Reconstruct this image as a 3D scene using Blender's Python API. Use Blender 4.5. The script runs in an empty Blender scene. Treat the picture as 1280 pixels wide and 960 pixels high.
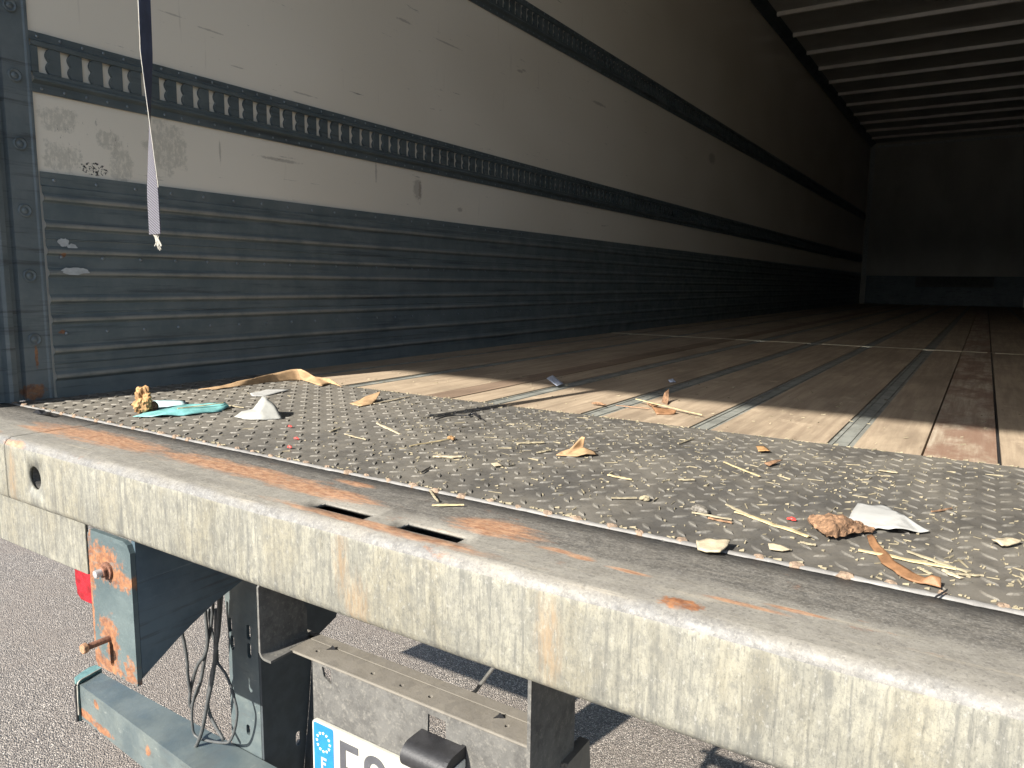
import bpy, bmesh, math, random
from mathutils import Vector, Matrix, noise
random.seed(7)
S = bpy.context.scene
COL = S.collection
# ---------------------------------------------------------------- camera, light, exposure
CAM = Vector((1.856, 0.0, 1.47))
FPX = 919.17                                   # focal length in pixels of a 1280 px wide frame
RX = Vector((0.8422314, 0.5389393, 0.0138088))
DY = Vector((0.0857991, -0.1087078, -0.9903641))
FW = Vector((-0.532245, 0.8353006, -0.1377976))
cd = bpy.data.cameras.new('camera'); cam = bpy.data.objects.new('camera', cd); COL.objects.link(cam)
cd.sensor_width = 36; cd.lens = FPX / 1280 * 36; cd.clip_start = 0.02; cd.clip_end = 1000
m3 = Matrix((RX, -DY, -FW)).transposed()
cam.matrix_world = Matrix.Translation(CAM) @ m3.to_4x4()
S.camera = cam
S.render.resolution_x = 1024; S.render.resolution_y = 768
SUN = Vector((0.2, 1.0, -0.65)).normalized()
sl = bpy.data.lights.new('sun', 'SUN'); sl.energy = 3.7; sl.angle = math.radians(0.5); sl.color = (1.0, 0.945, 0.86)
so = bpy.data.objects.new('sun', sl); COL.objects.link(so)
so.rotation_euler = SUN.to_track_quat('-Z', 'Y').to_euler()
W = bpy.data.worlds.new('World'); S.world = W; W.use_nodes = True
wn = W.node_tree.nodes; sky = wn.new('ShaderNodeTexSky'); sky.sky_type = 'NISHITA'; sky.sun_disc = False
sky.sun_elevation = math.asin(-SUN.z); sky.sun_rotation = math.atan2(-SUN.x, -SUN.y) % (2 * math.pi)
bg = wn['Background']; bg.inputs[1].default_value = 0.085; W.node_tree.links.new(sky.outputs[0], bg.inputs[0])
S.view_settings.view_transform = 'Standard'; S.view_settings.look = 'None'
S.view_settings.exposure = 1.9; S.view_settings.gamma = 1.0

GZ = 0.15
Z0 = 1.18                                      # loading deck height

def ray(px, py):
    return RX * ((px - 640) / FPX) + DY * ((py - 480) / FPX) + FW
def at(px, py, z=Z0):                          # point of a horizontal plane seen there
    r = ray(px, py); return CAM + r * ((z - CAM.z) / r.z)
def aty(px, py, y):                            # point of a crosswise vertical plane
    r = ray(px, py); return CAM + r * ((y - CAM.y) / r.y)
def atx(px, py, x):
    r = ray(px, py); return CAM + r * ((x - CAM.x) / r.x)

# ---------------------------------------------------------------- materials
def hexrgb(c): return (*c, 1.0) if len(c) == 3 else c
class NT:
    def __init__(s, name):
        s.m = bpy.data.materials.new(name); s.m.use_nodes = True
        s.t = s.m.node_tree; s.n = s.t.nodes; s.b = s.n['Principled BSDF']
        s.g = s.n.new('ShaderNodeNewGeometry').outputs['Position']
    def new(s, k, **kw):
        o = s.n.new(k)
        for a, v in kw.items(): setattr(o, a, v)
        return o
    def link(s, a, b): s.t.links.new(a, b)
    def math(s, op, a, b=None, clamp=False):
        o = s.new('ShaderNodeMath', operation=op, use_clamp=clamp)
        for i, v in enumerate((a, b)):
            if v is None: continue
            if isinstance(v, (int, float)): o.inputs[i].default_value = v
            else: s.link(v, o.inputs[i])
        return o.outputs[0]
    def vec(s, op, a, b=None):
        o = s.new('ShaderNodeVectorMath', operation=op)
        for i, v in enumerate((a, b)):
            if v is None: continue
            if isinstance(v, (tuple, list, Vector)): o.inputs[i].default_value = v
            else: s.link(v, o.inputs[i])
        return o.outputs['Value'] if op == 'LENGTH' else o.outputs[0]
    def noise(s, scale=(10, 10, 10), detail=4, rough=.6, off=(0, 0, 0)):
        v = s.vec('MULTIPLY', s.vec('ADD', s.g, off), scale)
        o = s.new('ShaderNodeTexNoise'); o.inputs['Scale'].default_value = 1
        o.inputs['Detail'].default_value = detail; o.inputs['Roughness'].default_value = rough
        s.link(v, o.inputs['Vector']); return o.outputs[0]
    def voro(s, scale, feature='F1', out='Distance'):
        o = s.new('ShaderNodeTexVoronoi', feature=feature); o.inputs['Scale'].default_value = 1
        s.link(s.vec('MULTIPLY', s.g, (scale,) * 3 if isinstance(scale, (int, float)) else scale), o.inputs['Vector'])
        return o.outputs[out]
    def ramp(s, v, lo, hi, a=0., b=1.):
        o = s.new('ShaderNodeMapRange', interpolation_type='SMOOTHSTEP')
        s.link(v, o.inputs[0]); o.inputs[1].default_value = lo; o.inputs[2].default_value = hi
        o.inputs[3].default_value = a; o.inputs[4].default_value = b
        return o.outputs[0]
    def mix(s, f, a, b):
        o = s.new('ShaderNodeMix', data_type='RGBA')
        for i, v in ((0, f), (6, a), (7, b)):
            if isinstance(v, (int, float)): o.inputs[i].default_value = v
            elif isinstance(v, (tuple, list)): o.inputs[i].default_value = hexrgb(v)
            else: s.link(v, o.inputs[i])
        return o.outputs[2]
    def blobs(s, bl, jag=.5, sc=(40, 40, 40), lo=-.05, hi=.15):
        r = None
        for c, rad in bl:
            d = s.vec('LENGTH', s.vec('MULTIPLY', s.vec('SUBTRACT', s.g, c), tuple(1 / q for q in rad)))
            d = s.math('SUBTRACT', 1.0, d)
            r = d if r is None else s.math('MAXIMUM', r, d)
        n = s.math('MULTIPLY', s.math('SUBTRACT', s.noise(sc, 6, .7), .5), jag * 2)
        return s.ramp(s.math('ADD', r, n), lo, hi)
    def bump(s, h, strength=.3, dist=.001, prev=None):
        o = s.new('ShaderNodeBump'); o.inputs['Strength'].default_value = strength; o.inputs['Distance'].default_value = dist
        s.link(h, o.inputs['Height'])
        if prev is not None: s.link(prev, o.inputs['Normal'])
        return o.outputs[0]
    def done(s, col, rough=.6, metal=0., nrm=None, spec=None):
        for k, v in (('Base Color', col), ('Roughness', rough), ('Metallic', metal)):
            if isinstance(v, (int, float)): s.b.inputs[k].default_value = v
            elif isinstance(v, (tuple, list)): s.b.inputs[k].default_value = hexrgb(v)
            else: s.link(v, s.b.inputs[k])
        if nrm is not None: s.link(nrm, s.b.inputs['Normal'])
        if spec is not None: s.b.inputs['Specular IOR Level'].default_value = spec
        return s.m

RUST = (.13, .05, .025); RUST2 = (.33, .15, .065)
def rusty(t, c, mask):
    rc = t.mix(t.ramp(t.noise((60, 60, 60), 7, .75), .32, .68), RUST, RUST2)
    rc = t.mix(t.math('MULTIPLY', t.ramp(t.noise((200, 200, 200), 4, .7, off=(2, 1, 0)), .5, .68), .5), rc, (.10, .05, .035))
    rc = t.mix(t.math('MULTIPLY', t.ramp(t.noise((35, 35, 90), 5, .7, off=(2, 6, 0)), .54, .66), .55), rc, (.15, .16, .15))
    return t.mix(mask, c, rc)

def simple(name, col, rough=.6, var=.25, sc=40, bump=.2, metal=0., spec=None):
    t = NT(name)
    c2 = tuple(x * (1 - var) for x in col)
    c = t.mix(t.ramp(t.noise((sc,) * 3, 5), .35, .65), c2, col)
    return t.done(c, rough, metal, t.bump(t.noise((sc * 4,) * 3, 4), bump, .001), spec)

def asphalt():
    t = NT('asphalt')
    v = t.voro(210, out='Color')
    sep = t.new('ShaderNodeSeparateColor'); t.link(v, sep.inputs[0])
    c = t.mix(t.ramp(sep.outputs[0], .1, .95), (.125, .108, .092), (.30, .265, .228))
    c = t.mix(t.ramp(sep.outputs[1], .88, .92), c, (.46, .41, .35))
    d = t.voro(210)
    c = t.mix(t.ramp(d, .42, .75), c, (.06, .053, .048))
    c = t.mix(t.math('MULTIPLY', t.ramp(t.noise((2.2, 5, 2), 6, .7), .4, .66), .45), c, (.17, .14, .115))
    c = t.mix(t.math('MULTIPLY', t.ramp(t.noise((60, 60, 60), 3), .5, .75), .4), c, (.09, .08, .07))
    return t.done(c, .85, 0, t.bump(d, 1., .004, t.bump(t.noise((300,) * 3, 3), .4, .001)))

def galv(name, light, dark, streak=True, top=False, blobs=(), dust=None, rust=0.0, sblobs=()):
    t = NT(name)
    sp = t.voro((60, 60, 26), out='Color')
    sep = t.new('ShaderNodeSeparateColor'); t.link(sp, sep.inputs[0])
    c = t.mix(t.math('MULTIPLY', sep.outputs[0], .45), light, dark)
    if streak:
        s1 = t.noise((150, 150, 9), 5, .7)
        c = t.mix(t.math('MULTIPLY', t.ramp(s1, .46, .64), .75), c, dark)
        s3 = t.noise((42, 42, 5), 4, .65, off=(1, 2, 3))
        c = t.mix(t.math('MULTIPLY', t.ramp(s3, .52, .68), .6), c, tuple(x * .72 for x in dark))
        s2 = t.noise((14, 14, 6), 4, .6, off=(5, 5, 5))
        c = t.mix(t.math('MULTIPLY', t.ramp(s2, .45, .65), .45), c, (.20, .18, .125))
        s4 = t.noise((260, 260, 90), 4, .8, off=(9, 1, 4))
        c = t.mix(t.math('MULTIPLY', t.ramp(s4, .5, .72), .6), c, tuple(x * .55 for x in dark))
        c = t.mix(t.math('MULTIPLY', t.ramp(t.noise((70, 70, 45), 6, .75, off=(4, 0, 4)), .44, .62), .55), c, dark)
        s5 = t.noise((230, 230, 120), 3, .7, off=(3, 8, 4))
        c = t.mix(t.math('MULTIPLY', t.ramp(t.noise((420, 420, 300), 4, .8, off=(7, 7, 1)), .5, .68), .5), c, (.075, .076, .07))
        c = t.mix(t.math('MULTIPLY', t.ramp(s5, .56, .7), .5), c, (.30, .295, .265))
    if top:
        # streaks, darker towards the tread plate; edge colour darkened to tame the sun highlight
        n1 = t.noise((6, 60, 60), 6, .7)
        c = t.mix(t.math('MULTIPLY', t.ramp(n1, .38, .68), .6), c, (.15, .14, .12))
        n2 = t.noise((4, 90, 90), 5, .7, off=(2, 2, 2))
        c = t.mix(t.math('MULTIPLY', t.ramp(n2, .55, .7), .55), c, (.34, .30, .23))
        n3 = t.noise((110, 200, 100), 6, .8)
        c = t.mix(t.math('MULTIPLY', t.ramp(n3, .5, .7), .5), c, (.09, .085, .08))
        sx = t.new('ShaderNodeSeparateXYZ'); t.link(t.g, sx.inputs[0])
        wob = t.math('ADD', sx.outputs[1], t.math('MULTIPLY', t.math('SUBTRACT', t.noise((5, 5, 5), 5, .7), .5), .05))
        back = t.math('MULTIPLY', t.ramp(wob, .668, .70), .88)
        c = t.mix(back, c, t.mix(t.ramp(t.noise((60, 160, 60), 6, .75), .35, .68), (.052, .049, .045), (.135, .125, .108)))
        edge = t.math('MULTIPLY', t.ramp(wob, .616, .600), .85)
        c = t.mix(edge, c, t.mix(t.ramp(t.noise((90, 90, 90), 5, .7), .35, .65), (.08, .08, .08), (.155, .155, .152)))
    if top:
        c = t.mix(t.math('MULTIPLY', t.ramp(t.noise((330, 330, 330), 5, .8, off=(6, 6, 6)), .46, .66), .5), c, (.28, .265, .235))
        c = t.mix(t.math('MULTIPLY', t.ramp(t.noise((240, 240, 240), 5, .8, off=(1, 6, 2)), .52, .68), .55), c, (.05, .048, .045))
    if name == 'galvanised_sheet':
        c = t.mix(t.math('MULTIPLY', t.ramp(t.noise((28, 28, 28), 7, .75, off=(3, 3, 8)), .42, .62), .6), c, (.045, .044, .042))
        c = t.mix(t.math('MULTIPLY', t.ramp(t.noise((160, 160, 160), 5, .8, off=(8, 3, 1)), .5, .68), .6), c, (.20, .19, .165))
    for bl in sblobs:
        c = t.mix(t.math('MULTIPLY', t.math('MULTIPLY', t.blobs([bl], .7, (90, 90, 14), 0, .8), t.ramp(t.noise((190, 190, 30), 5, .8, off=(2, 2, 9)), .34, .6)), .62), c, (.23, .155, .085))
    if blobs:
        m = t.math('MULTIPLY', t.math('MULTIPLY', t.blobs(blobs, .8, (22, 110, 60), .0, .6), t.ramp(t.noise((70, 200, 100), 6, .8, off=(4, 4, 4)), .25, .5)), .85)
        rc = t.mix(t.ramp(t.noise((60, 160, 100), 6, .75), .35, .65), (.22, .10, .05), (.42, .245, .14))
        c = t.mix(m, c, rc)
    if name != 'dusty_sheet': c = rusty(t, c, t.math('MULTIPLY', t.blobs([(V(1.645, .624, 1.180), V(.024, .013, .012))], .6, (120, 120, 120), 0, .3), .95))
    if rust:
        c = rusty(t, c, t.math('MULTIPLY', t.ramp(t.noise((12, 30, 30), 6, .75, off=(7, 0, 1)), .62, .72), rust))
    nb = t.bump(t.noise((170, 170, 60), 5, .7), .35, .0012)
    nb = t.bump(t.noise((8, 8, 8), 3), .3, .006, nb)
    return t.done(c, t.ramp(t.noise((50, 50, 50), 4), .3, .7, .55, .8), .1, nb)

def paint(name, col, faded, rust_bl=(), lines=False, scuff=.4, rough=.45, rust=.0, ridge=False, chalk=(.35, .38, .38), dirt=(0.03, .03, .03)):
    t = NT(name)
    c = t.mix(t.ramp(t.noise((9, 9, 9), 5, .65), .35, .68), col, faded)
    c = t.mix(t.math('MULTIPLY', t.ramp(t.noise((30, 3, 120), 6, .75, off=(3, 3, 3)), .60, .72), scuff), c, chalk)
    c = t.mix(t.math('MULTIPLY', t.ramp(t.noise((160, 40, 160), 5, .8), .66, .74), scuff), c, tuple(x * 1.2 for x in chalk))
    c = t.mix(t.math('MULTIPLY', t.ramp(t.noise((12, 2.5, 60), 6, .7, off=(1, 7, 2)), .52, .66), .6), c, dirt)
    if ridge:
        sx = t.new('ShaderNodeSeparateXYZ'); t.link(t.g, sx.inputs[0])
        c = t.mix(t.math('MULTIPLY', t.ramp(sx.outputs[0], .0150, .0175), t.math('MULTIPLY', t.ramp(sx.outputs[1], 5.0, 1.2), t.ramp(t.noise((9, 9, 9), 5, .7), .3, .6, .3, .85))), c, (.28, .27, .235))
    if rust: c = rusty(t, c, t.math('MULTIPLY', t.ramp(t.noise((25, 25, 25), 7, .75, off=(1, 1, 5)), .60, .66), rust))
    if rust_bl: c = rusty(t, c, t.math('MULTIPLY', t.blobs(rust_bl, 1.1, (75, 75, 75), -.05, .35), .92))
    nb = t.bump(t.noise((60, 60, 60), 5, .6), .25, .002)
    return t.done(c, t.ramp(t.noise((20, 20, 20), 4), .3, .7, rough - .08, rough + .15), 0, nb)

def V(*a): return tuple(a)
rust_top = [(V(.53, .70, 1.18), V(.27, .045, .05)), (V(.90, .70, 1.18), V(.27, .036, .05)), (V(1.09, .69, 1.18), V(.16, .03, .05)),
            (V(1.27, .625, 1.18), V(.22, .014, .05)), (V(1.39, .70, 1.18), V(.08, .035, .05)),
            (V(1.485, .678, 1.18), V(.03, .008, .05)), (V(1.515, .674, 1.18), V(.022, .009, .05)), (V(1.575, .668, 1.18), V(.03, .005, .05)), (V(1.69, .655, 1.18), V(.05, .006, .05)), (V(1.74, .668, 1.18), V(.035, .005, .05)), (V(1.12, .745, 1.18), V(.05, .012, .05)), (V(.30, .61, 1.17), V(.06, .02, .04)),
            (V(.38, .675, 1.18), V(.10, .02, .05)), (V(.43, .603, 1.17), V(.045, .008, .02)), (V(1.645, .624, 1.180), V(.02, .01, .01))]
M = {}
M['asphalt'] = asphalt()
M['beam'] = galv('galvanised_steel', (.245, .236, .190), (.10, .10, .09), blobs=[(V(1.645, .624, 1.180), V(.015, .008, .008))],
                 sblobs=[(V(1.235, .6, 1.135), V(.018, .03, .06)), (V(1.26, .6, 1.09), V(.03, .03, .05)), (V(1.52, .6, 1.12), V(.02, .03, .07)),
                         (V(.415, .6, 1.11), V(.02, .03, .08))])
M['beam_top'] = galv('galvanised_top', (.235, .222, .19), (.14, .13, .115), streak=False, top=True, blobs=rust_top, rust=.6)
M['galv'] = galv('galvanised_sheet', (.115, .112, .103), (.065, .064, .06), streak=False)
M['galv_dust'] = galv('dusty_sheet', (.165, .15, .125), (.10, .092, .08), streak=False)
M['blue'] = paint('blue_paint', (.050, .078, .098), (.082, .115, .135), scuff=.25)
M['blue_lit'] = paint('faded_blue_paint', (.055, .078, .083), (.088, .115, .116), rust_bl=[
    (V(.70, .62, 1.015), V(.055, .05, .035)), (V(.745, .62, .995), V(.05, .05, .018)), (V(.71, .62, .875), V(.022, .05, .04)),
    (V(.758, .62, .84), V(.02, .05, .032)), (V(.665, .62, .84), V(.016, .05, .03)), (V(.656, .62, .93), V(.006, .05, .12)),
    (V(.69, .62, .835), V(.06, .05, .016)), (V(.70, .62, .90), V(.03, .05, .03)), (V(.66, .62, 1.0), V(.012, .05, .06))], scuff=.25, chalk=(.3, .36, .36), dirt=(.10, .13, .13))
M['bar'] = paint('bumper_paint', (.062, .082, .088), (.105, .125, .121), rust_bl=[(V(.25, .78, .505), V(.07, .05, .012)), (V(.33, .775, .50), V(.06, .05, .01)), (V(.31, .775, .55), V(.012, .05, .012)),
    (V(.53, .76, .535), V(.012, .05, .015))], scuff=.45, chalk=(.32, .33, .30), dirt=(.07, .08, .08))
M['scuff'] = paint('scuff_paint', (.100, .125, .130), (.145, .168, .168), rust_bl=[(V(.0, .912, 1.517), V(.03, .008, .008)), (V(0, .9, 1.337), V(.03, .009, .006))], ridge=True, scuff=.33, rough=.38, chalk=(.26, .29, .30), dirt=(.035, .045, .055))
M['post'] = paint('post_paint', (.105, .128, .135), (.145, .168, .172), rust_bl=[(V(.0, .842, 1.285), V(.03, .004, .03)), (V(0, .83, 1.2), V(.03, .03, .02))], scuff=.35, rough=.42, chalk=(.28, .3, .3))
M['rail'] = paint('rail_paint', (.075, .096, .102), (.105, .126, .13), scuff=.2, rough=.38)
M['dark'] = simple('underside_paint', (.045, .055, .06), .6)
M['black'] = simple('black_rubber', (.022, .022, .024), .5, .3, 80, .3)
M['red_lens'] = simple('red_lens', (.34, .010, .02), .12, .5, 60, .1)
M['rust'] = simple('rusted_steel', (.22, .10, .06), .8, .5, 150, .6)
M['rust_orange'] = simple('orange_rust', (.36, .20, .11), .85, .5, 150, .8)
M['zinc'] = simple('zinc_bolt', (.55, .56, .58), .35, .3, 100, .2, .6)
M['rivet'] = simple('rivet_metal', (.30, .34, .37), .32, .4, 300, .1, .6)
M['teal'] = simple('teal_cap', (.12, .23, .22), .5, .35, 60, .3)
M['rib'] = simple('roof_rib_paint', (.85, .80, .70), .3, .12, 10, .1)
M['roof'] = simple('roof_sheet', (.52, .51, .46), .32, .15, 3, .1)
M['flake'] = simple('bare_flake', (.48, .50, .50), .6)
M['trim'] = simple('trim_paint', (.55, .55, .50), .5)

def wallmat():
    t = NT('wall_panel')
    c = t.mix(t.ramp(t.noise((2, 1.2, 2), 1), .3, .7), (.74, .68, .57), (.80, .74, .63))
    sy = t.new('ShaderNodeSeparateXYZ'); t.link(t.g, sy.inputs[0]); near = t.ramp(sy.outputs[1], 6.5, 3.0)
    c = t.mix(t.math('MULTIPLY', t.ramp(t.noise((1, 4.0, 45), 5, .75, off=(4, 4, 4)), .64, .70), t.math('MULTIPLY', near, .75)), c, (.25, .23, .20))
    c = t.mix(t.math('MULTIPLY', t.ramp(t.noise((1, 12, 70), 5, .75, off=(8, 1, 4)), .68, .73), t.math('MULTIPLY', near, .7)), c, (.2, .18, .16))
    c = t.mix(t.math('MULTIPLY', t.ramp(t.noise((1, 50, 3), 4, .7, off=(0, 4, 7)), .62, .74), t.math('MULTIPLY', near, .25)), c, (.30, .25, .21))
    bl = [(V(0, .93, 1.745), V(.1, .045, .04)), (V(0, 1.075, 1.745), V(.1, .035, .05)), (V(0, 1.20, 1.81), V(.1, .062, .075)), (V(0, .93, 1.83), V(.1, .05, .03)), (V(0, 1.05, 1.80), V(.1, .035, .025))]
    st_ = t.math('MULTIPLY', t.blobs(bl, 1.0, (30, 26, 30), 0, .25), t.ramp(t.noise((30, 90, 50), 6, .8, off=(5, 5, 0)), .38, .55))
    c = t.mix(t.math('MULTIPLY', st_, .42), c, (.33, .315, .26))
    bk = [(V(0, 1.005, 1.728), V(.1, .035, .016))]
    blk = t.math('MULTIPLY', t.blobs(bk, .3, (10, 40, 40), 0, .1), t.ramp(t.noise((10, 130, 130), 3, .7), .50, .56))
    c = t.mix(blk, c, (.03, .03, .03))
    dl = t.math('MULTIPLY', t.blobs([(V(0, .965, 1.80), V(.1, .008, .05)), (V(0, .9, 1.83), V(.1, .03, .02)), (V(0, 1.06, 1.79), V(.1, .05, .02)), (V(0, 1.0, 1.80), V(.1, .1, .07)), (V(0, 1.42, 2.07), V(.1, .06, .007))], .3, (10, 30, 30), 0, .2), t.ramp(t.noise((10, 90, 40), 5, .8, off=(1, 1, 1)), .60, .66))
    c = t.mix(t.math('MULTIPLY', dl, .7), c, (.09, .085, .08))
    for px, py, ry, rz in ((297, 84, .030, .0022), (262, 38, .05, .003), (215, 18, .04, .003), (749, 130, .10, .010), (505, 26, .05, .006), (650, 89, .03, .008), (655, 88, .02, .006), (380, 118, .06, .003), (575, 195, .10, .006), (890, 198, .10, .05),
                           (470, 215, .006, .045), (525, 240, .010, .05), (522, 236, .03, .05), (350, 200, .10, .006), (275, 190, .004, .04), (575, 262, .02, .012), (560, 55, .10, .004), (700, 250, .2, .006)):
        q = atx(px, py, 0)
        c = t.mix(t.math('MULTIPLY', t.blobs([(V(0, q.y, q.z), V(.1, ry, rz))], .9, (10, 60, 90), .0, .5), .42), c, (.20, .17, .14))
    return t.done(c, .20, 0, None, .5)
M['wall'] = wallmat()
def fw():
    t = NT('front_wall_panel')
    c = t.mix(t.ramp(t.noise((3, 3, 1.5), 5), .3, .7), (.46, .43, .36), (.54, .51, .43))
    return t.done(c, .45)
M['front'] = fw()
def tread():
    t = NT('tread_steel')
    c = t.mix(t.ramp(t.noise((9, 9, 9), 6, .7), .35, .65), (.072, .067, .059), (.135, .124, .104))
    c = t.mix(t.math('MULTIPLY', t.ramp(t.noise((90, 160, 90), 6, .8), .55, .75), .45), c, (.17, .155, .12))
    c = t.mix(t.math('MULTIPLY', t.ramp(t.noise((300, 300, 300), 4, .7), .64, .74), .35), c, (.24, .22, .17))
    c = t.mix(t.math('MULTIPLY', t.ramp(t.noise((5, 1.6, 5), 5, .7, off=(2, 0, 0)), .45, .62), .45), c, (.062, .06, .056))
    # paler chafed dust near the left end
    c = t.mix(t.math('MULTIPLY', t.blobs([(V(.35, 1.1, 1.18), V(.8, .6, .5))], .3, (8, 8, 8), 0, .6), .3), c, (.22, .20, .165))
    sx = t.new('ShaderNodeSeparateXYZ'); t.link(t.g, sx.inputs[0])
    tip = t.ramp(sx.outputs[2], Z0 + .0007, Z0 + .0014)
    c = t.mix(t.math('MULTIPLY', tip, t.ramp(t.noise((7, 7, 7), 4, .7), .4, .6, .0, .45)), c, (.18, .17, .145))
    return t.done(c, t.ramp(t.noise((40, 40, 40), 4), .35, .65, .55, .8), .1, t.bump(t.noise((220, 220, 220), 4), .5, .0006))
M['tread'] = tread()
def wood(name, a, b, stain=None):
    t = NT(name)
    c = t.mix(t.ramp(t.noise((60, 3, 10), 6, .7), .35, .65), a, b)
    c = t.mix(t.math('MULTIPLY', t.ramp(t.noise((5, 2.2, 5), 5, .65), .42, .68), .55), c, tuple(x * .55 for x in a))
    c = t.mix(t.math('MULTIPLY', t.ramp(t.noise((120, 14, 40), 6, .8, off=(1, 2, 0)), .62, .7), .5), c, (.10, .07, .05))
    c = t.mix(t.math('MULTIPLY', t.ramp(t.noise((14, 9, 14), 6, .7, off=(6, 2, 0)), .58, .7), .5), c, (.52, .42, .30))
    if stain: c = t.mix(t.math('MULTIPLY', t.ramp(t.noise((9, 4, 9), 5, .7, off=(3, 3, 0)), .42, .58), .8), c, stain)
    return t.done(c, .62, 0, t.bump(t.noise((160, 8, 40), 5, .7), .4, .0012))
M['wood'] = wood('floor_wood', (.275, .212, .15), (.39, .31, .22))
M['wood2'] = wood('rust_stained_wood', (.28, .21, .15), (.46, .39, .30), (.19, .11, .075))
M['wood3'] = wood('brown_floor_wood', (.17, .12, .085), (.23, .165, .115))
M['strip'] = simple('floor_strip_steel', (.23, .235, .21), .6, .35, 25, .3, .0)
M['cream_strip'] = simple('cream_strip', (.78, .73, .55), .5, .2, 30)
M['straw'] = simple('straw', (.29, .25, .165), .8, .35, 60, .3)
M['chip'] = simple('pale_wood_chip', (.40, .34, .235), .8, .25, 90, .4)
M['splinter'] = simple('yellow_splinter', (.42, .34, .19), .75, .35, 90, .4)
M['card'] = simple('cardboard', (.36, .235, .125), .85, .25, 60, .3)
M['bark'] = simple('bark', (.27, .155, .085), .9, .6, 130, 1.0)
M['leather'] = simple('brown_strip', (.24, .125, .06), .6, .35, 70, .3)
M['leaf'] = simple('crumpled_brown', (.42, .24, .10), .8, .5, 60, .5)
M['paper'] = simple('white_paper', (.33, .33, .315), .8, .06, 30, .25)
M['paper2'] = simple('dull_paper', (.31, .31, .285), .85, .12, 50, .3)
M['teal_film'] = simple('teal_film', (.20, .47, .46), .35, .3, 50, .2)
M['blue_paper'] = simple('pale_blue_paper', (.50, .68, .70), .7, .1, 50, .2)
M['film'] = simple('black_film', (.02, .02, .022), .3, .4, 80, .3)
M['red_bit'] = simple('red_plastic', (.60, .06, .05), .4, .3, 80)
M['plate_white'] = simple('plate_white', (.40, .39, .34), .4, .16, 45, .05)
M['plate_blue'] = simple('plate_blue', (.015, .16, .62), .4, .15, 60, .05)
M['plate_black'] = simple('plate_black', (.07, .072, .08), .5, .2, 60)
M['star'] = simple('star_yellow', (.80, .80, .30), .5, .05)
M['label'] = simple('label_print', (.55, .60, .72), .6, .5, 260, .1)
M['cable'] = simple('cable_sheath', (.075, .08, .08), .55, .35, 60)
def webbing(name, a, b):
    t = NT(name)
    sx = t.new('ShaderNodeSeparateXYZ'); t.link(t.g, sx.inputs[0])
    w = t.math('SINE', t.math('MULTIPLY', t.math('ADD', sx.outputs[2], t.math('MULTIPLY', sx.outputs[0], .5)), 1500))
    c = t.mix(t.ramp(w, -.4, .6), a, b)
    return t.done(c, .85, 0, t.bump(w, .6, .001))
M['web'] = webbing('strap_webbing', (.065, .063, .078), (.112, .108, .125))
M['web_dark'] = simple('dark_strap', (.07, .085, .14), .85)
M['fray'] = simple('frayed_thread', (.48, .46, .40), .9)
M['curtain'] = simple('curtain_slat', (.55, .55, .52), .5, .1)

# ---------------------------------------------------------------- mesh helpers
def tag(o, label=None, cat=None, group=None, kind=None):
    if label: o['label'] = label
    if cat: o['category'] = cat
    if group: o['group'] = group
    if kind: o['kind'] = kind
    return o
def empty(name, loc=(0, 0, 0)):
    o = bpy.data.objects.new(name, None); COL.objects.link(o); o.location = loc; o.empty_display_size = .05
    return o
def obj(name, bm, mat, parent=None, smooth=False, recalc=True):
    if recalc: bmesh.ops.recalc_face_normals(bm, faces=bm.faces)
    off = Vector((0, 0, 0)); p = parent
    while p is not None: off += Vector(p.location); p = p.parent
    if off.length: bmesh.ops.translate(bm, verts=bm.verts, vec=-off)
    me = bpy.data.meshes.new(name); bm.to_mesh(me); bm.free()
    for m in (mat if isinstance(mat, (list, tuple)) else [mat]): me.materials.append(m)
    if smooth:
        for f in me.polygons: f.use_smooth = True
    o = bpy.data.objects.new(name, me); COL.objects.link(o)
    if parent: o.parent = parent
    return o
def based(o):                                  # put a loose object's origin at its own base
    v = [x.co for x in o.data.vertices]
    c = Vector((sum(p.x for p in v) / len(v), sum(p.y for p in v) / len(v), min(p.z for p in v)))
    o.data.transform(Matrix.Translation(-c)); o.location = c
    return o
def box(bm, a, b, mi=0, bevel=0):
    x0, y0, z0 = a; x1, y1, z1 = b
    vs = [bm.verts.new(p) for p in ((x0, y0, z0), (x1, y0, z0), (x1, y1, z0), (x0, y1, z0), (x0, y0, z1), (x1, y0, z1), (x1, y1, z1), (x0, y1, z1))]
    fs = [bm.faces.new([vs[i] for i in q]) for q in ((0, 3, 2, 1), (4, 5, 6, 7), (0, 1, 5, 4), (1, 2, 6, 5), (2, 3, 7, 6), (3, 0, 4, 7))]
    for f in fs: f.material_index = mi
    if bevel:
        es = list({e for f in fs for e in f.edges})
        r = bmesh.ops.bevel(bm, geom=es, offset=bevel, segments=2, affect='EDGES', profile=.5)
    return vs
def BM(*boxes, bevel=0):
    bm = bmesh.new()
    for a, b in boxes: box(bm, a, b, bevel=bevel)
    return bm
def extrude_profile(bm, pts, axis, a, b, closed=True, cuts=1, jit=None):
    """pts: 2-D section; axis 0: section (y,z) along x; 1: (x,z) along y; 2: (x,y) along z"""
    rows = []
    for k in range(cuts + 1):
        t = a + (b - a) * k / cuts; row = []
        for u, v in pts:
            p = {0: (t, u, v), 1: (u, t, v), 2: (u, v, t)}[axis]
            if jit: p = jit(Vector(p))
            row.append(bm.verts.new(p))
        rows.append(row)
    n = len(pts)
    for k in range(cuts):
        for i in range(n if closed else n - 1):
            j = (i + 1) % n
            bm.faces.new((rows[k][i], rows[k][j], rows[k + 1][j], rows[k + 1][i]))
    if closed:
        bm.faces.new(rows[0]); bm.faces.new(rows[-1])
    return rows
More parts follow.
